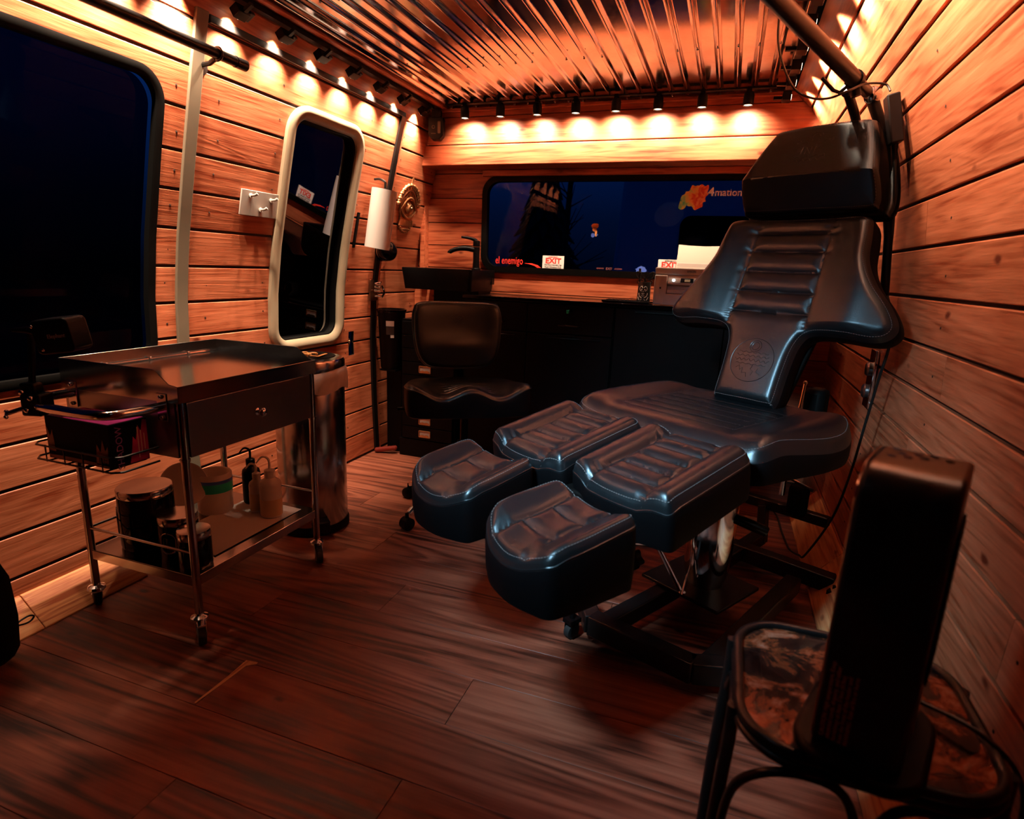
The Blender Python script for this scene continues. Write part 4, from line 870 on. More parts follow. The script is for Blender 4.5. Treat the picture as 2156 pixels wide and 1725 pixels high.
for i in range(11): x=-.075+.015*i; mb.tube([EM@Vector((x*.85,-.078,.008)),EM@Vector((x,-.112,.010))],.0055,6)
for i in range(9): a=PI*1.12+PI*.76*i/8; mb.sphere(EM@Vector((.062*math.cos(a),-.105+.042*math.sin(a),.008)),.009,n=8)
for i in range(5): mb.sphere(EM@Vector((-.03+.015*i,-.130,.010)),.008,n=8)
obj('lower_fringe',mb,M['gold'],ey)
sd=thing('soap_dispenser','round glossy black dispenser on the left wall below the eye plaque','dispenser',(-1.80,3.02,1.163))
mb=MB(); mb.lathe([(.050,0),(.054,.01),(.054,.045),(.050,.06)],(-1.862,3.0,1.163),36,M=RZ_(-35)@RY(90)); mb.lathe([(.049,.066),(.053,.075),(.052,.10),(.042,.112),(.02,.118),(.001,.119)],(-1.862,3.0,1.163),36,M=RZ_(-35)@RY(90)); obj('body',mb,M['blackg'],sd)
mb=MB(); mb.lathe([(.0545,.058),(.0555,.062),(.0545,.067)],(-1.862,3.0,1.163),36,M=RZ_(-35)@RY(90)); obj('chrome_ring',mb,M['chrome'],sd)
lt=thing('door_latch','dark metal door latch on the black strip left of the drawer tower','latch',(-1.89,2.95,.95))
mb=MB(); mb.box((XL(.95)+.013,2.945,.948),(.010,.075,.115)); obj('plate',mb,mat('dull_metal',(.20,.10,.06),.35,metal=.9),lt,bevel=.002)
mb=MB(); 
for z,r in((.985,.011),(.965,.007),(.945,.009),(.915,.006)): mb.cyl((XL(z)+.015,2.955,z),(XL(z)+.045,2.965,z),r,n=14)
mb.tube([(XL(.95)+.04,2.99,.975),(XL(.95)+.05,3.0,.94),(XL(.95)+.04,2.985,.905)],.006,8,smooth=4); mb.tube([(XL(.95)+.03,2.93,.985),(XL(.95)+.045,2.975,.995)],.006,8); obj('bolts',mb,M['chrome'],lt)
iw=thing('inner_latch','small brass catch inside the slot cut in the left wall','latch',(-1.93,2.75,.66))
mb=MB(); mb.tube([(-1.925,2.745,.70),(-1.915,2.752,.675),(-1.925,2.75,.64)],.006,8,smooth=4); mb.sphere((-1.917,2.752,.675),.010); obj('catch',mb,M['brass'],iw); mb=MB(); mb.box2((-1.945,2.735,.60),(-1.94,2.785,.73)); obj('slot_back',mb,M['gap'],iw)
# corner camera / speaker under the ceiling
cm=thing('corner_speaker','small black corner speaker hung under the ceiling, left of the header','speaker',(-1.635,3.235,1.84))
CMx=TM((-1.638,3.225,1.838))@RZ_(14)
mb=MB(); mb.prism([(-.042,.055),(.042,.055),(.042,-.035),(.022,-.058),(-.022,-.058),(-.042,-.035)],-.028,.028,lambda x,z,y:tuple(CMx@Vector((x,y,z)))); obj('casing',mb,M['black'],cm,bevel=.003)
mb=MB(); mb.prism(rrect(.016,.062,.004,3,.020,.004),-.0295,-.0282,lambda x,z,y:tuple(CMx@Vector((x,y,z)))); o=obj('side_panel',mb,M['grey'],cm); o['label']='pale grey panel'
mb=MB(); mb.tube([CMx@Vector((-.012+.008*math.cos(a),-.029,.005+.008*math.sin(a))) for a in[2*PI*i/18 for i in range(18)]],.0012,6,closed=True); mb.box(CMx@Vector((-.012,-.029,-.028)),(.026,.001,.003),CMx); obj('front_mark',mb,M['grey'],cm)
mb=MB(); mb.box(CMx@Vector((0,.0,.075)),(.05,.04,.04),CMx); obj('bracket',mb,M['black'],cm)
# bag at the far left
bg_=thing('black_bag','black bag with cord loop at the left edge by the baseboard','bag',(-1.80,.86,0))
mb=MB(); n=20; lv=[(.07,.012),(.088,.03),(.092,.12),(.080,.24),(.055,.31),(.02,.33)]; vs=[];fs=[]
for k,(r,z) in enumerate(lv):
    for i in range(n): a=2*PI*i/n; q=1+.08*math.sin(3*a+k)+.05*math.sin(7*a); vs.append((-1.765+.45*r*q*math.cos(a)+.02,.838+r*1.0*q*math.sin(a),z))
for k in range(len(lv)-1):
    for i in range(n): j=(i+1)%n; fs.append((k*n+i,k*n+j,(k+1)*n+j,(k+1)*n+i))
fs.append(tuple(range(n))); fs.append(tuple((len(lv)-1)*n+i for i in range(n))); mb.add(vs,fs); obj('sack',mb,M['blackm'],bg_)
mb=MB(); mb.tube([(-1.735,.915,.090),(-1.735,.94,.083),(-1.735,.955,.085),(-1.735,.962,.094),(-1.735,.95,.101),(-1.735,.93,.099),(-1.735,.915,.094)],.0028,6,smooth=4); obj('cord_loop',mb,M['wire'],bg_)
# ------------------------------------------------------------------ rear counter
CT=.950
ctp=MB(); ctp.box2((-1.365,3.015,CT-.018),(.47,3.445,CT)); tag(obj('countertop',ctp,M['blackg'],bevel=.002),'long glossy black countertop under the rear window','countertop')
def cabinet(lab,x0,x1,parts):
    t=thing('base_cabinet',lab,'cabinet',((x0+x1)/2,3.23,0),group='black cabinets under the countertop')
    mb=MB(); mb.box2((x0,3.045,.0),(x1,3.44,CT-.019)); obj('body',mb,M['black'],t,smooth=0)
    for kind,a,b,z0,z1 in parts:
        mb=MB(); mb.box2((a+.002,3.026,z0+.002),(b-.002,3.044,z1-.002)); d=obj(kind,mb,M['black'],t,smooth=0,bevel=.0015)
        if kind=='drawer':
            m=(a+b)/2; mb=MB(); mb.tube([(m-.055,3.026,z0+.045),(m-.052,3.008,z0+.045),(m+.052,3.008,z0+.045),(m+.055,3.026,z0+.045)],.004,8); obj('handle',mb,M['blackmetal'],d)
        else:
            mb=MB(); mb.box2((a+.10,3.014,z1-.018),(b-.06,3.026,z1-.014)); obj('handle',mb,M['steel'],d,smooth=0)
    return t
cabinet('black cabinet left of the two under the countertop, with keyed drawers',-1.362,-.530,[('drawer',-1.36,-.99,.775,.928),('drawer',-.99,-.532,.775,.928),('door',-1.36,-.99,.09,.77),('door',-.99,-.532,.09,.77)])
cabinet('black cabinet right of the two under the countertop, below the printer',-.527,.20,[('door',-.525,.0,.09,.928),('door',.0,.198,.09,.928)])
ky=thing('drawer_key','green-tagged key in the middle drawer lock of the rear cabinet','key',(-.757,3.015,.897))
mb=MB(); mb.cyl((-.757,3.026,.897),(-.757,3.016,.897),.009,n=18); mb.box((-.757,3.008,.897),(.003,.016,.012)); obj('lock_barrel',mb,M['chrome'],ky); mb=MB(); mb.box((-.767,3.004,.893),(.012,.004,.018)); obj('key_tag',mb,M['teal'],ky,bevel=.001)
ky=thing('drawer_key','small bare key in the drawer lock beside the stool backrest','key',(-1.171,3.015,.89))
mb=MB(); mb.cyl((-1.165,3.026,.892),(-1.165,3.014,.892),.009,n=18); mb.tube([(-1.165+.008*math.cos(a),3.008,.902+.010*math.sin(a)) for a in[2*PI*i/14 for i in range(14)]],.002,6,closed=True); obj('lock_barrel',mb,M['chrome'],ky)
# drawer tower
dt=thing('drawer_tower','narrow black drawer tower with brass label holders behind the stool','drawers',(-1.56,3.09,0))
mb=MB(); mb.box2((-1.715,2.972,0),(-1.375,3.24,.80)); mb.box2((-1.725,2.955,0),(-1.37,3.24,.105)); obj('carcass',mb,M['black'],dt,smooth=0,bevel=.002)
for k in range(9):
    z=.110+k*.0755; mb=MB(); mb.box2((-1.705,2.952,z+.002),(-1.385,2.970,z+.0735)); d=obj('drawer',mb,M['black'],dt,smooth=0,bevel=.002)
    mb=MB(); zc=z+.036; 
    for (a,b) in(((-1.592,zc-.018),(-1.522,zc-.018)),((-1.592,zc+.018),(-1.522,zc+.018)),((-1.592,zc-.018),(-1.592,zc+.018)),((-1.522,zc-.018),(-1.522,zc+.018))): mb.tube([(a[0],2.949,a[1]),(b[0],2.949,b[1])],.0032,6)
    mb.prism([(-1.585,zc-.016),(-1.529,zc-.016),(-1.529,zc-.008),(-1.545,zc-.003),(-1.557,zc-.007),(-1.569,zc-.003),(-1.585,zc-.008)],2.944,2.950,XYZ); hd_=obj('label_holder',mb,M['brass'],d)
    mb=MB(); mb.box2((-1.588,2.9502,zc-.016),(-1.526,2.9514,zc+.016)); obj('paper_label',mb,M['paper'],d,smooth=0)
sk=thing('sink_cabinet','black cabinet carrying the vessel sink in the left rear corner','cabinet',(-1.51,3.34,0))
mb=MB(); mb.box2((-1.66,3.25,0),(-1.370,3.44,.961)); obj('body',mb,M['black'],sk,smooth=0,bevel=.003)
sn=thing('vessel_sink','rectangular glossy black vessel sink in the left rear corner','sink',(-1.555,3.235,.962))
def rl(w,d,r,z,cx,cy): return [(x,y,z) for x,y in rrect(w,d,r,5,cx,cy)]
mb=MB(); L_=[rl(.415,.335,.02,.963,-1.552,3.238),rl(.440,.365,.02,1.078,-1.552,3.238),rl(.436,.361,.02,1.082,-1.552,3.238),rl(.40,.325,.03,1.080,-1.552,3.238),rl(.36,.28,.05,.985,-1.552,3.238)]
vs=[p for l in L_ for p in l]; n=len(L_[0]); fs=[tuple(range(n))]
for k in range(4):
    for i in range(n): j=(i+1)%n; fs.append((k*n+i,k*n+j,(k+1)*n+j,(k+1)*n+i))
fs.append(tuple(4*n+i for i in range(n))); mb.add(vs,fs); mb.box2((-1.60,3.368,1.0),(-1.335,3.408,1.0805)); obj('basin',mb,M['black'],sn)
fa=thing('faucet','matte black single-lever faucet standing on the black sink','faucet',(-1.44,3.385,1.081))
fx,fy=-1.447,3.385
mb=MB(); mb.lathe([(.026,1.0812),(.026,1.087),(.021,1.092),(.0185,1.14),(.0205,1.205),(.0205,1.214)],(fx,fy,0),28); obj('body',mb,M['black'],fa)
mb=MB(); mb.tube([(fx,fy,1.195),(fx-.05,fy-.03,1.203),(fx-.10,fy-.06,1.198),(fx-.135,fy-.08,1.180),(fx-.140,fy-.083,1.172)],[.016,.015,.013,.012,.011],14,smooth=4); obj('spout',mb,M['black'],fa)
mb=MB(); mb.lathe([(.020,1.216),(.0215,1.222),(.0205,1.248),(.010,1.254)],(fx,fy,0),24); mb.tube([(fx,fy,1.250),(fx-.03,fy-.02,1.262),(fx-.08,fy-.045,1.268)],[.012,.009,.006],10,smooth=3); obj('lever',mb,M['black'],fa)
# waste bin with white labels, on a narrow black stand
st_=thing('narrow_stand','narrow black stand between the left wall and the drawer tower','stand',(-1.79,3.06,0))
mb=MB(); mb.box2((-1.835,3.0,0),(-1.735,3.16,.505)); obj('body',mb,M['black'],st_,smooth=0,bevel=.003); mb=MB(); mb.box2((-1.835,2.93,.498),(-1.735,3.16,.508)); obj('shelf',mb,M['black'],st_,smooth=0)
wbn=thing('waste_bin','small black waste bin with white sticker left of the drawer tower','bin',(-1.797,2.985,.51))
bx,by=-1.792,2.990
mb=MB(); mb.lathe([(.060,.510),(.064,.515),(.078,.835),(.080,.838),(.081,.845),(.076,.846),(.074,.835),(.060,.525),(.001,.522)],(bx,by,0),40,caps=False); obj('tub',mb,M['black'],wbn)
mb=MB(); mb.lathe([(.0795,.830),(.084,.836),(.084,.846),(.0765,.848)],(bx,by,0),40,caps=False); obj('rim',mb,M['blackg'],wbn)
a=math.radians(-62); 
def cyl_patch(cx,cy,r0,slope,z0,z1,a0,a1):
    mb=MB(); n=8; vs=[(cx+(r0+slope*(z-z0))*math.cos(a0+(a1-a0)*i/n),cy+(r0+slope*(z-z0))*math.sin(a0+(a1-a0)*i/n),z) for z in(z0,z1) for i in range(n+1)]
    return mb.add(vs,[(i,i+1,n+2+i,n+1+i) for i in range(n)])
obj('sticker',cyl_patch(bx,by,.0755,.044,.755,.785,a-.38,a+.22),M['paper'],wbn); obj('sticker',cyl_patch(bx,by,.0725,.044,.690,.706,a-.05,a+.22),M['paper'],wbn); obj('sticker',cyl_patch(bx,by,.0735,.044,.708,.752,a-.38,a+.22),mat('dark_label',(.05,.04,.04),.4),wbn)
hs=thing('corrugated_hose','short reddish corrugated hose on the floor beside the drawer tower','hose',(-1.78,3.0,0))
mb=MB(); 
for i in range(16): mb.sphere((-1.86+.007*i,2.925+.002*i,.018+.0012*i),.015,n=10)
obj('hose',mb,mat('red_hose',(.25,.03,.02),.4),hs)
# printer, lantern, keyboard
pr=thing('printer','white inkjet printer with paper loaded on the black countertop','printer',(-.17,3.2,CT))
PB=CT+.002
mb=MB(); 
x0,x1,y0,y1,z1=-.352,.02,3.075,3.36,CT+.180
mb.box2((x0,y0+.02,PB+.01),(x1,y1,z1)); obj('body',mb,M['white'],pr,bevel=.012,seg=3)
mb=MB(); mb.box2((x0-.001,y0+.012,z1-.030),(x1+.001,y1-.06,z1+.004)); obj('scanner_lid',mb,M['white'],pr,bevel=.005)
mb=MB(); mb.box2((x0,y0,PB),(x0+.062,y0+.06,z1-.034)); mb.box2((x1-.05,y0,PB),(x1,y0+.06,z1-.034)); mb.box2((x0+.05,y0,PB),(x1-.04,y0+.05,PB+.055)); obj('front_frame',mb,M['white'],pr,bevel=.004)
mb=MB(); mb.prism([(y0-.006,z1-.078),(y0-.006,z1-.068),(y0+.012,z1-.036),(y0+.04,z1-.036),(y0+.04,z1-.078)],x0+.064,x1-.052,lambda y,z,x:(x,y,z)); cp=obj('control_panel',mb,M['white'],pr,bevel=.002)
mb=MB(); mb.box((x0+.155,y0-.001,z1-.056),(.060,.010,.020),RX(-28)); obj('display',mb,M['blackg'],cp); mb=MB(); mb.box((x0+.157,y0-.0035,z1-.0575),(.026,.010,.013),RX(-28)); obj('display_text',mb,mat('lcd',(.35,.36,.25),.4),cp)
mb=MB(); mb.sphere((x0+.092,y0-.001,z1-.056),.007,n=14); obj('power_light',mb,M['led'],cp)
mb=MB(); mb.box2((x0+.062,y0+.045,PB+.055),(x1-.05,y0+.05,z1-.080)); obj('output_slot',mb,M['gap'],pr); mb=MB(); mb.box2((x0+.064,y0+.004,PB+.058),(x1-.052,y0+.05,PB+.074)); ot=obj('output_tray',mb,M['white'],pr,bevel=.002); mb=MB(); mb.box2((x0+.085,y0+.006,PB+.074),(x0+.091,y0+.012,PB+.088)); obj('paper_guide',mb,M['white'],ot)
mb=MB(); mb.box2((x0+.027,y0-.0006,PB+.078),(x0+.035,y0+.003,PB+.087)); obj('card_slot',mb,M['gap'],pr)
text('lettering','EPSON',.014,frame_M((-.18,y0+.0115,z1-.012),(1,0,0),(0,0,1)),M['steeld'],pr,bold=.0004)
mb=MB(); vs=[];fs=[];n=10
for i in range(n+1):
    t=i/n
    for u in(0,.25,.5,.75,1): vs.append((x0+.083+.235*u-.006*t+.012*t*u,y1-.135+.115*t+.012*math.sin(t*2.5),z1+.004+.122*t-.006*math.sin(PI*u)*t))
for i in range(n):
    for j in range(4): a_=i*5+j; fs.append((a_,a_+1,a_+6,a_+5))
mb.add(vs,fs); tag(obj('paper_sheet',mb,M['buff']),'sheet of pale paper standing in the printer feed','paper')
mb=MB(); mb.box((-.15,y1-.115,z1+.016),(.225,.02,.028),RX(-20)); obj('paper_feeder',mb,M['white'],pr,bevel=.004)
ex=thing('exit_sticker','white EXIT sticker on the rear window partly hidden behind the printer','sticker',(-.31,3.456,1.14))
mb=MB(); mb.box2((-.385,3.4545,1.104),(-.255,3.456,1.180)); obj('sticker_sheet',mb,M['paper'],ex,smooth=0)
text('lettering','EXIT',.042,XZ(-.32,1.150,3.454),M['red'],ex,bold=.0012,sx=1.1); text('lettering','• EMERGENCY •',.010,XZ(-.32,1.172,3.454),M['thread_dark'],ex)
ln=thing('metal_lantern','black metal lantern with butterfly wings beside the printer','lantern',(-.415,3.20,CT))
mb=MB(); lx,ly=-.415,3.20
mb.lathe([(.034,CT+.001),(.036,CT+.006),(.034,CT+.012),(.032,CT+.10),(.030,CT+.108)],(lx,ly,0),28); obj('can',mb,M['blackmetal'],ln)
mb=MB(); f_=lambda x,z,o=.0335:(lx+x,ly-math.sqrt(max(1e-6,o*o-x*x)),CT+z)
for s in(-1,1):
    mb.tube([f_(s*.003,.078),f_(s*.010,.086),f_(s*.018,.078),f_(s*.016,.066),f_(s*.008,.062)],.0016,6,smooth=3)
    mb.tube([f_(s*.022,.052),f_(s*.018,.036),f_(s*.006,.028)],.0018,6,smooth=3); mb.tube([f_(s*.026,.032),f_(s*.020,.018),f_(s*.012,.008)],.0018,6,smooth=3); mb.tube([f_(s*.006,.022),f_(s*.012,.012),f_(s*.008,.004)],.0016,6,smooth=3)
    mb.sphere(f_(s*.008,.070),.003,n=8)
mb.tube([f_(-.006,.052),f_(0,.046),f_(.006,.052)],.0018,6,smooth=3); mb.tube([f_(0,.064),f_(0,.056)],.0016,6); mb.tube([f_(-.006,.040),f_(0,.036),f_(.006,.040)],.0015,6,smooth=3); obj('cutout_pattern',mb,M['paper'],ln)
mb=MB()
for s in(-1,1):
    mb.tube([(lx,ly,CT+.112),(lx+s*.020,ly-.004,CT+.150),(lx+s*.044,ly-.006,CT+.158),(lx+s*.040,ly-.006,CT+.132),(lx+s*.015,ly-.003,CT+.118)],.0022,6,closed=True,smooth=4)
    mb.tube([(lx,ly,CT+.110),(lx+s*.022,ly-.004,CT+.118),(lx+s*.038,ly-.005,CT+.108),(lx+s*.026,ly-.004,CT+.096)],.0022,6,closed=True,smooth=4)
    mb.tube([(lx,ly,CT+.120),(lx+s*.010,ly-.004,CT+.150)],.001,5)
mb.cyl((lx-.026,ly,CT+.10),(lx-.030,ly,CT+.175),.006,n=10); mb.tube([(lx,ly,CT+.095),(lx,ly,CT+.125)],.004,8); obj('butterfly',mb,M['blackmetal'],ln)
kb=thing('keypad_tray','flat black keypad with small keys on the counter beside the lantern','keypad',(-.50,3.12,CT))
mb=MB(); mb.prism([(-.61,3.075),(-.37,3.075),(-.36,3.17),(-.60,3.17)],CT+.0008,CT+.012); obj('case',mb,M['black'],kb,bevel=.002)
mb=MB()
for i in range(11):
    for j in range(3): mb.box((-.583+.019*i,3.10+.024*j,CT+.0135),(.014,.016,.004))
obj('keys',mb,M['blackm'],kb,bevel=.001)
# ------------------------------------------------------------------ task chair
tc_=thing('task_chair','black leather rolling stool with backrest and chrome star base','chair',(-1.040,2.345,0),math.radians(34))
tso=smooth_outline([(-.245,-.165),(-.13,-.185),(0,-.19),(.13,-.185),(.245,-.165),(.262,-.08),(.25,.08),(.19,.19),(.06,.215),(-.06,.215),(-.19,.19),(-.25,.08),(-.262,-.08)],7)
tt=lambda x,y:(.020*np.cos(x/.125*PI)+.012*(np.abs(x)/.25)**2)*np.clip((.10-y)/.22,.15,1)
tsm=[[(-.10,y),(.10,y)] for y in(-.10,-.065,-.03,.005,.04)]
MT=TM((0,0,.590)); sc_,zt_=cushion('seat',tso,MT,tc_,.105,.018,tt,seams=tsm,gd=.0035,gw=.005,puff=.003,rings=50,mats=[M['leather'],M['leather_side']])
bead('piping',tso,zt_,MT,sc_,.0042)
TBk=TM((0,.205,.635))@RX(82)
tb0=smooth_outline([(-.10,-.0),(.10,-.0),(.165,.03),(.195,.10),(.205,.20),(.200,.265),(.165,.300),(0,.306),(-.165,.300),(-.200,.265),(-.205,.20),(-.195,.10),(-.165,.03)],6)
tbt=lambda x,y:.022*(np.abs(x)/.2)**2+.014*np.exp(-((y-.10)/.05)**2)*np.exp(-(x/.13)**2)
bk2,zk=cushion('backrest',tb0,TBk,tc_,.055,.022,tbt,seams=[],puff=.004,rings=36,c=(0,.16)); bead('piping',tb0,zk,TBk,bk2,.003)
emboss('embossed_emblem',[wav(-.03,.03,.24,.004,2),wav(-.028,.03,.228,.004,2.5,1),wav(-.03,.028,.216,.004,2,2),wav(-.024,.02,.205,.003,2,1),circ(0,.222,.030,24,-.5,2)],zk,TBk,bk2,.0009)
mb=MB(); mb.tube([(0,.02,.50),(0,.20,.49),(0,.262,.53),(0,.27,.64),(0,.25,.74)],[.016,.016,.014,.014,.012],8,smooth=4); mb.box((0,.0,.495),(.24,.22,.014)); obj('back_bracket',mb,M['blackm'],tc_,world=False,bevel=.002)
mb=MB(); mb.lathe([(.030,.12),(.030,.34),(.026,.342),(.018,.344),(.018,.49)],(0,0,0),24); obj('gas_post',mb,M['black'],tc_,world=False)
Wt=WM[tc_.name].inverted()
mb=MB(); mb.tube([(-.03,.02,.487),(-.20,.06,.480),(-.24,.07,.474)],.005,8); mb.tube([(-.24,.07,.474),(-.285,.085,.470)],.009,8); obj('height_lever',mb,M['blackm'],tc_,world=False)
for k in range(5):
    a=math.radians(172+72*k-34); d=Vector((math.cos(a),math.sin(a),0)); e=lambda r,z:d*r+Vector((0,0,z))
    mb=MB(); mb.tube([e(.02,.118),e(.12,.125),e(.22,.108),e(.27,.085),e(.295,.068)],[.020,.020,.017,.015,.014],12,smooth=4); obj('base_leg',mb,M['chrome'],tc_,world=False)
    p=e(.305,0); ax=Vector((-d.y,d.x,0)); c_=p+Vector((0,0,.027))
    mb=MB(); mb.tube([c_-ax*.024,c_-ax*.020,c_+ax*.020,c_+ax*.024],[.020,.027,.027,.020],22); mb.cyl(c_+Vector((0,0,.01)),c_+Vector((0,0,.045)),.008,n=12); obj('caster',mb,M['black'],tc_,world=False)
# ------------------------------------------------------------------ heater and side stool, right foreground
SZ=.500
sl_=thing('side_stool','dark metal stool with rusty tray top mottled with painted reflections by the right wall','stool',(.24,.895,0))
mb=MB(); mb.prism(rrect(.306,.300,.075,9,.242,.897),SZ-.010,SZ-.002); mb.prism(rrect(.25,.244,.05,9,.242,.897),SZ-.002,SZ-.0012); obj('tray_top',mb,M['rust_reflect'],sl_,bevel=.001,smooth=30)
mb=MB(); mb.tube([(x,y,SZ+.000) for x,y in rrect(.318,.312,.082,9,.242,.897)],.0075,12,closed=True); mb.tube([(x,y,SZ-.016) for x,y in rrect(.322,.316,.084,9,.242,.897)],.0065,10,closed=True); obj('rim',mb,M['blackmetal'],sl_)
for sx,sy in((-1,1),(-1,-1),(1,1),(1,-1)):
    x=.242+sx*.166; y=.897+sy*.085; mb=MB(); mb.tube([(x,y,SZ-.002),(x,y,SZ-.06),(x-sx*-.008,y,.25),(x+sx*.012,y,.004)],.0095,12); obj('leg',mb,M['blackmetal'],sl_)
def arch(name,pts,r=.0065): mb=MB(); mb.tube(pts,r,10,smooth=5); obj(name,mb,M['blackmetal'],sl_)
yf=.897-.152
arch('front_arch',[(.078,yf+.06,.28),(.085,yf+.02,.40),(.115,yf,.455),(.165,yf,.470),(.215,yf,.455),(.238,yf,.38),(.24,yf,.25)])
arch('front_arch',[(.245,yf,.25),(.248,yf,.38),(.272,yf,.452),(.325,yf,.468),(.375,yf,.452),(.40,yf+.02,.40),(.405,yf+.06,.28)])
arch('back_loop',[(.12,1.04,.48),(.12,1.04,.34),(.135,1.04,.30),(.17,1.04,.285),(.205,1.04,.30),(.22,1.04,.34),(.22,1.04,.48)])
arch('back_loop',[(.27,1.04,.48),(.27,1.04,.34),(.285,1.04,.30),(.32,1.04,.285),(.355,1.04,.30),(.37,1.04,.34),(.37,1.04,.48)])
arch('side_arch',[(.405,.80,.46),(.425,.86,.47),(.43,.93,.45),(.425,.98,.38),(.42,.985,.25)])
arch('side_arch',[(.078,.99,.25),(.076,.985,.38),(.078,.95,.45),(.080,.90,.468),(.078,.85,.45),(.076,.815,.38),(.078,.81,.25)])
ht=thing('tower_heater','black ceramic tower heater standing on the mottled stool','heater',(.238,.800,0),math.radians(-21))
HB=SZ+.0085
mb=MB(); mb.prism(rrect(.150,.205,.055,9),HB,HB+.018); o=obj('base',mb,M['black'],ht,world=False,bevel=.007,seg=3)
prof=[(-.076,HB+.019),(.076,HB+.019)]+[(.076-.030+.030*math.cos(a),.895-.030+.030*math.sin(a)) for a in[PI/2*i/10 for i in range(11)]]+[(-.076+.046-.046*math.cos(a),.895-.046+.046*math.sin(a)) for a in[PI/2*(1-i/12) for i in range(13)]]
mb=MB(); mb.prism(prof,-.0495,.0495,lambda y,z,x:(x,y,z)); obj('body',mb,mat('heater_satin',(.010,.010,.011),.30,spec=.6),ht,world=False,bevel=.006,seg=3,smooth=30)
mb=MB(); mb.prism([(y*.93,z if z<.6 else z-.004) for y,z in prof if True],.0497,.0515,lambda y,z,x:(x,y,z)); 
sp_=MB(); sp_.prism(rrect(.10,.20,.02,6,0,.735),.0500,.0530,lambda y,z,x:(x,y,z)); gr=obj('side_grille',sp_,M['blackm'],ht,world=False,bevel=.001)
mb=MB()
for k in range(13): mb.box((.0532,0,.648+.0145*k),(.0012,.088,.004))
obj('grille_slats',mb,M['black'],gr,world=False)
mb=MB(); e_=[(-.0500,y,z) for y,z in prof[13:]][:]; mb.tube([(-.0490,y,z) for y,z in [(.045,.8955)]+prof[13:]+[(-.0765,HB+.03)]],.0013,6); o=obj('edge_trim',mb,M['steel'],ht,world=False); o['label']='thin bright edge line'
mb=MB()
for j,(x,y) in enumerate([(-.030,.005),(-.014,.012),(.002,.020),(-.022,.026),(-.006,.034),(.010,.040),(.026,.030),(-.030,.044)]): mb.tube([(x+.0045*math.cos(a),y+.0045*math.sin(a),.8954) for a in[2*PI*i/14 for i in range(14)]],.0006,5,closed=True); mb.box((x,y,.8953),(.004,.001,.0006))
obj('button_icons',mb,mat('faint_icons',(.25,.22,.22),.5),ht,world=False)
wt=mat('warning_text',(.85,.30,.15),.5)
for k,s_ in enumerate(['CAUTION: High temperature. Keep','electrical cords, drapery, and other','furnishings at least 3 feet (0.9m)','from the front of the heater and','WARNING: Risk of fire or burns']):
    Mloc=frame_M((-.038+.0068*k,-.0767,HB+.030),(0,0,1),(-1,0,0)); text('warning_text',s_,.0072,WM[ht.name]@Mloc,wt,ht,align='LEFT',extr=.0002)
hc=tag(obj('heater_cable',MB().tube([(.30,.90,SZ+.02),(.33,.90,SZ+.014),(.385,.86,SZ+.016),(.43,.84,SZ-.02),(.455,.86,SZ-.12),(.46,.92,.2),(.44,1.0,.02)],.0035,8,smooth=5),M['wire']),'black heater cord running off the stool along the right wall','cord')
# ------------------------------------------------------------------ right wall: boom lamp arm, adapter, cables, outlet
bm_=thing('boom_arm','black boom arm clamped by the right wall reaching up over the chair','lamp arm',(.40,2.12,1.0))
mb=MB(); mb.tube([(.472,2.17,.93),(.443,2.18,1.24),(.395,2.20,1.52),(.345,2.24,1.65)],[.013,.013,.016,.018],12); obj('post',mb,M['black'],bm_)
mb=MB(); mb.box((.488,2.17,.95),(.03,.05,.09)); obj('wall_bracket',mb,M['black'],bm_,bevel=.004)
A0=Vector((.340,2.245,1.660)); A1=Vector((.031,1.60,1.700)); dA=(A1-A0); A2=A0+dA*2.75
mb=MB(); mb.tube([A0,A0+dA*.30],.0165,14); mb.tube([A0+dA*.22,A2],.0215,16); obj('boom',mb,M['blackmetal'],bm_)
mb=MB(); mb.tube([A0+dA*.20,A0+dA*.235],.0255,16); mb.tube([A0+dA*.22,(.235,2.08,1.630),(.215,2.06,1.632),(.180,2.04,1.660)],.005,8); mb.cyl(A0+dA*.22-Vector((0,0,.01)),A0+dA*.22-Vector((-.01,0,.045)),.014,n=14); obj('locking_collar',mb,M['black'],bm_)
mb=MB(); mb.tube([(.258,2.125,1.648),(.298,2.2,1.60),(.336,2.285,1.545)],.0135,12); obj('second_tube',mb,M['blackmetal'],bm_); mb=MB(); mb.tube([(.256,2.12,1.651),(.262,2.133,1.643)],.017,14); obj('tube_collar',mb,M['steel'],bm_); mb=MB(); mb.sphere((.343,2.225,1.655),.026,n=14); obj('joint',mb,M['steel'],bm_)
mb=MB(); mb.tube([A2,A2+Vector((-.10,-.08,.0)),A2+Vector((-.172,-.17,-.022))],.010,10,smooth=3); obj('lamp_neck',mb,M['black'],bm_)
lp=thing('task_lamp','white disc lamp hanging from the boom arm above the chair','lamp',A2)
LPc=A2+Vector((-.16,-.14,-.07)); LR=Vector((.27,.72,-.64)).to_track_quat('-Z','Y').to_matrix().to_4x4()
mb=MB(); mb.lathe([(.16,.0),(.16,.02),(.12,.03),(.03,.045)],LPc,40,M=LR); obj('shade',mb,M['black'],lp); mb=MB(); mb.lathe([(.150,-.001),(.001,-.002)],LPc,40,M=LR,caps=False); obj('diffuser',mb,M['lenscool'],lp)
al=bpy.data.lights.new('task_lamp_light','AREA'); al.shape='DISK'; al.size=.30; al.energy=P_COOL; al.color=(.50,.80,1.0); ao=bpy.data.objects.new('task_lamp_light',al); C.objects.link(ao); ao.matrix_world=Matrix.Translation(LPc+LR.to_3x3()@Vector((0,0,-.008)))@LR; al.spread=math.radians(56)
ad=thing('power_adapter','black power adapter brick hung beside the boom post on the right','adapter',(.37,2.1,1.58))
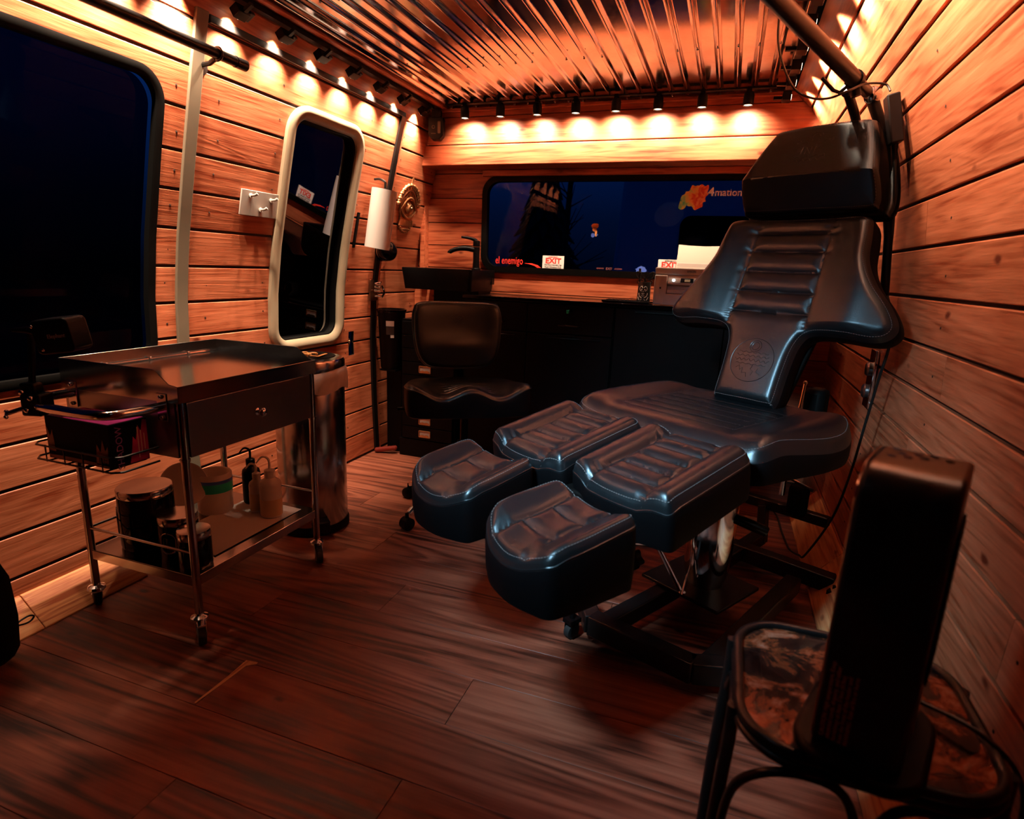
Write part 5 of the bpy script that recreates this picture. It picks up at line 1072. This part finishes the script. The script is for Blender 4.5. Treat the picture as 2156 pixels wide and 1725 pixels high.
mb=MB(); mb.box((.394,2.135,1.565),(.034,.055,.135),RY(-14)); obj('brick',mb,mat('dark_brick',(.010,.008,.008),.5,spec=.25),ad,bevel=.004); mb=MB(); mb.cyl((.408,2.135,1.497),(.414,2.136,1.455),.009,.006,n=12); obj('plug',mb,M['black'],ad)
tag(obj('lamp_cable',MB().tube([(.044,2.0,1.825),(.05,2.0,1.75),(.073,2.0,1.685),(.11,2.0,1.625),(.158,2.0,1.599),(.205,2.01,1.60),(.251,2.0,1.615),(.30,2.10,1.655),(.355,2.13,1.660),(.37,2.12,1.638)],.0032,8,smooth=6),M['wire']),'thin black cable looping from the ceiling to the boom joint','cable')
tag(obj('wall_cable',MB().tube([(.414,2.136,1.455),(.425,2.14,1.40),(.45,2.17,1.25),(.462,2.20,1.10),(.468,2.12,1.03),(.470,2.05,.93),(.470,2.10,.81),(.470,2.17,.64),(.468,2.24,.45),(.455,2.33,.25),(.40,2.40,.06),(.385,2.45,.03),(.36,2.55,.008),(.345,2.72,.008),(.33,2.95,.008),(.25,3.1,.008)],.0042,8,smooth=6),M['wire']),'black cable dropping down the right wall behind the chair to the floor','cable')
ol=thing('outlet_cover','tall chrome outlet cover on the right wall behind the chair','outlet',(.505,2.42,.765))
mb=MB(); mb.box((.517,2.42,.765),(.012,.085,.21)); obj('cover',mb,M['chrome'],ol,bevel=.003); mb=MB(); 
for z in(.72,.80):
    mb=MB(); mb.lathe([(.024,0),(.026,.010),(.020,.016),(.001,.018)],(.511,2.42,z),20,M=RY(-90)); obj('socket_cap',mb,M['steeld'],ol)
f=1250.32
yaw,pit,rol=math.radians(19.220368),math.radians(13.381908),math.radians(2.362353)
fw=Vector((-math.sin(yaw)*math.cos(pit),math.cos(yaw)*math.cos(pit),-math.sin(pit))); ri=Vector((math.cos(yaw),math.sin(yaw),0)); up=ri.cross(fw)
r_=ri*math.cos(rol)+up*math.sin(rol); u_=-ri*math.sin(rol)+up*math.cos(rol)
cam=bpy.data.cameras.new('camera'); co=bpy.data.objects.new('camera',cam); C.objects.link(co)
co.matrix_world=Matrix(((r_.x,u_.x,-fw.x,0),(r_.y,u_.y,-fw.y,0),(r_.z,u_.z,-fw.z,1.1),(0,0,0,1)))
cam.sensor_width=36; cam.lens=f/2156*36; cam.clip_start=.02
cam.dof.use_dof=True; cam.dof.focus_distance=2.2; cam.dof.aperture_fstop=3.5
sc=bpy.context.scene; sc.camera=co
w=bpy.data.worlds.new('dusk'); sc.world=w; w.use_nodes=True; nt=w.node_tree; bg=nt.nodes['Background']
tc=nt.nodes.new('ShaderNodeTexCoord'); sp=nt.nodes.new('ShaderNodeSeparateXYZ'); nt.links.new(tc.outputs['Generated'],sp.inputs[0])
rp=ramp(nt,[(.0,(.0001,.0002,.0004)),(.49,(.0002,.0006,.002)),(.54,(.0003,.002,.010)),(.62,(.0006,.006,.035)),(1,(.0004,.003,.016))])
mr=nt.nodes.new('ShaderNodeMapRange'); mr.inputs['From Min'].default_value=-1; nt.links.new(sp.outputs['Z'],mr.inputs['Value']); nt.links.new(mr.outputs[0],rp.inputs['Fac']); nt.links.new(rp.outputs['Color'],bg.inputs['Color']); bg.inputs['Strength'].default_value=1.9
sc.view_settings.view_transform='Standard'; sc.view_settings.look='None'; sc.view_settings.exposure=.22; sc.view_settings.gamma=1

cy=sc.cycles; cy.max_bounces=5; cy.diffuse_bounces=3; cy.glossy_bounces=3; cy.transmission_bounces=4; cy.transparent_max_bounces=6; cy.caustics_reflective=False; cy.caustics_refractive=False; cy.use_denoising=True; cy.use_adaptive_sampling=True; cy.adaptive_threshold=.06; cy.sample_clamp_indirect=6
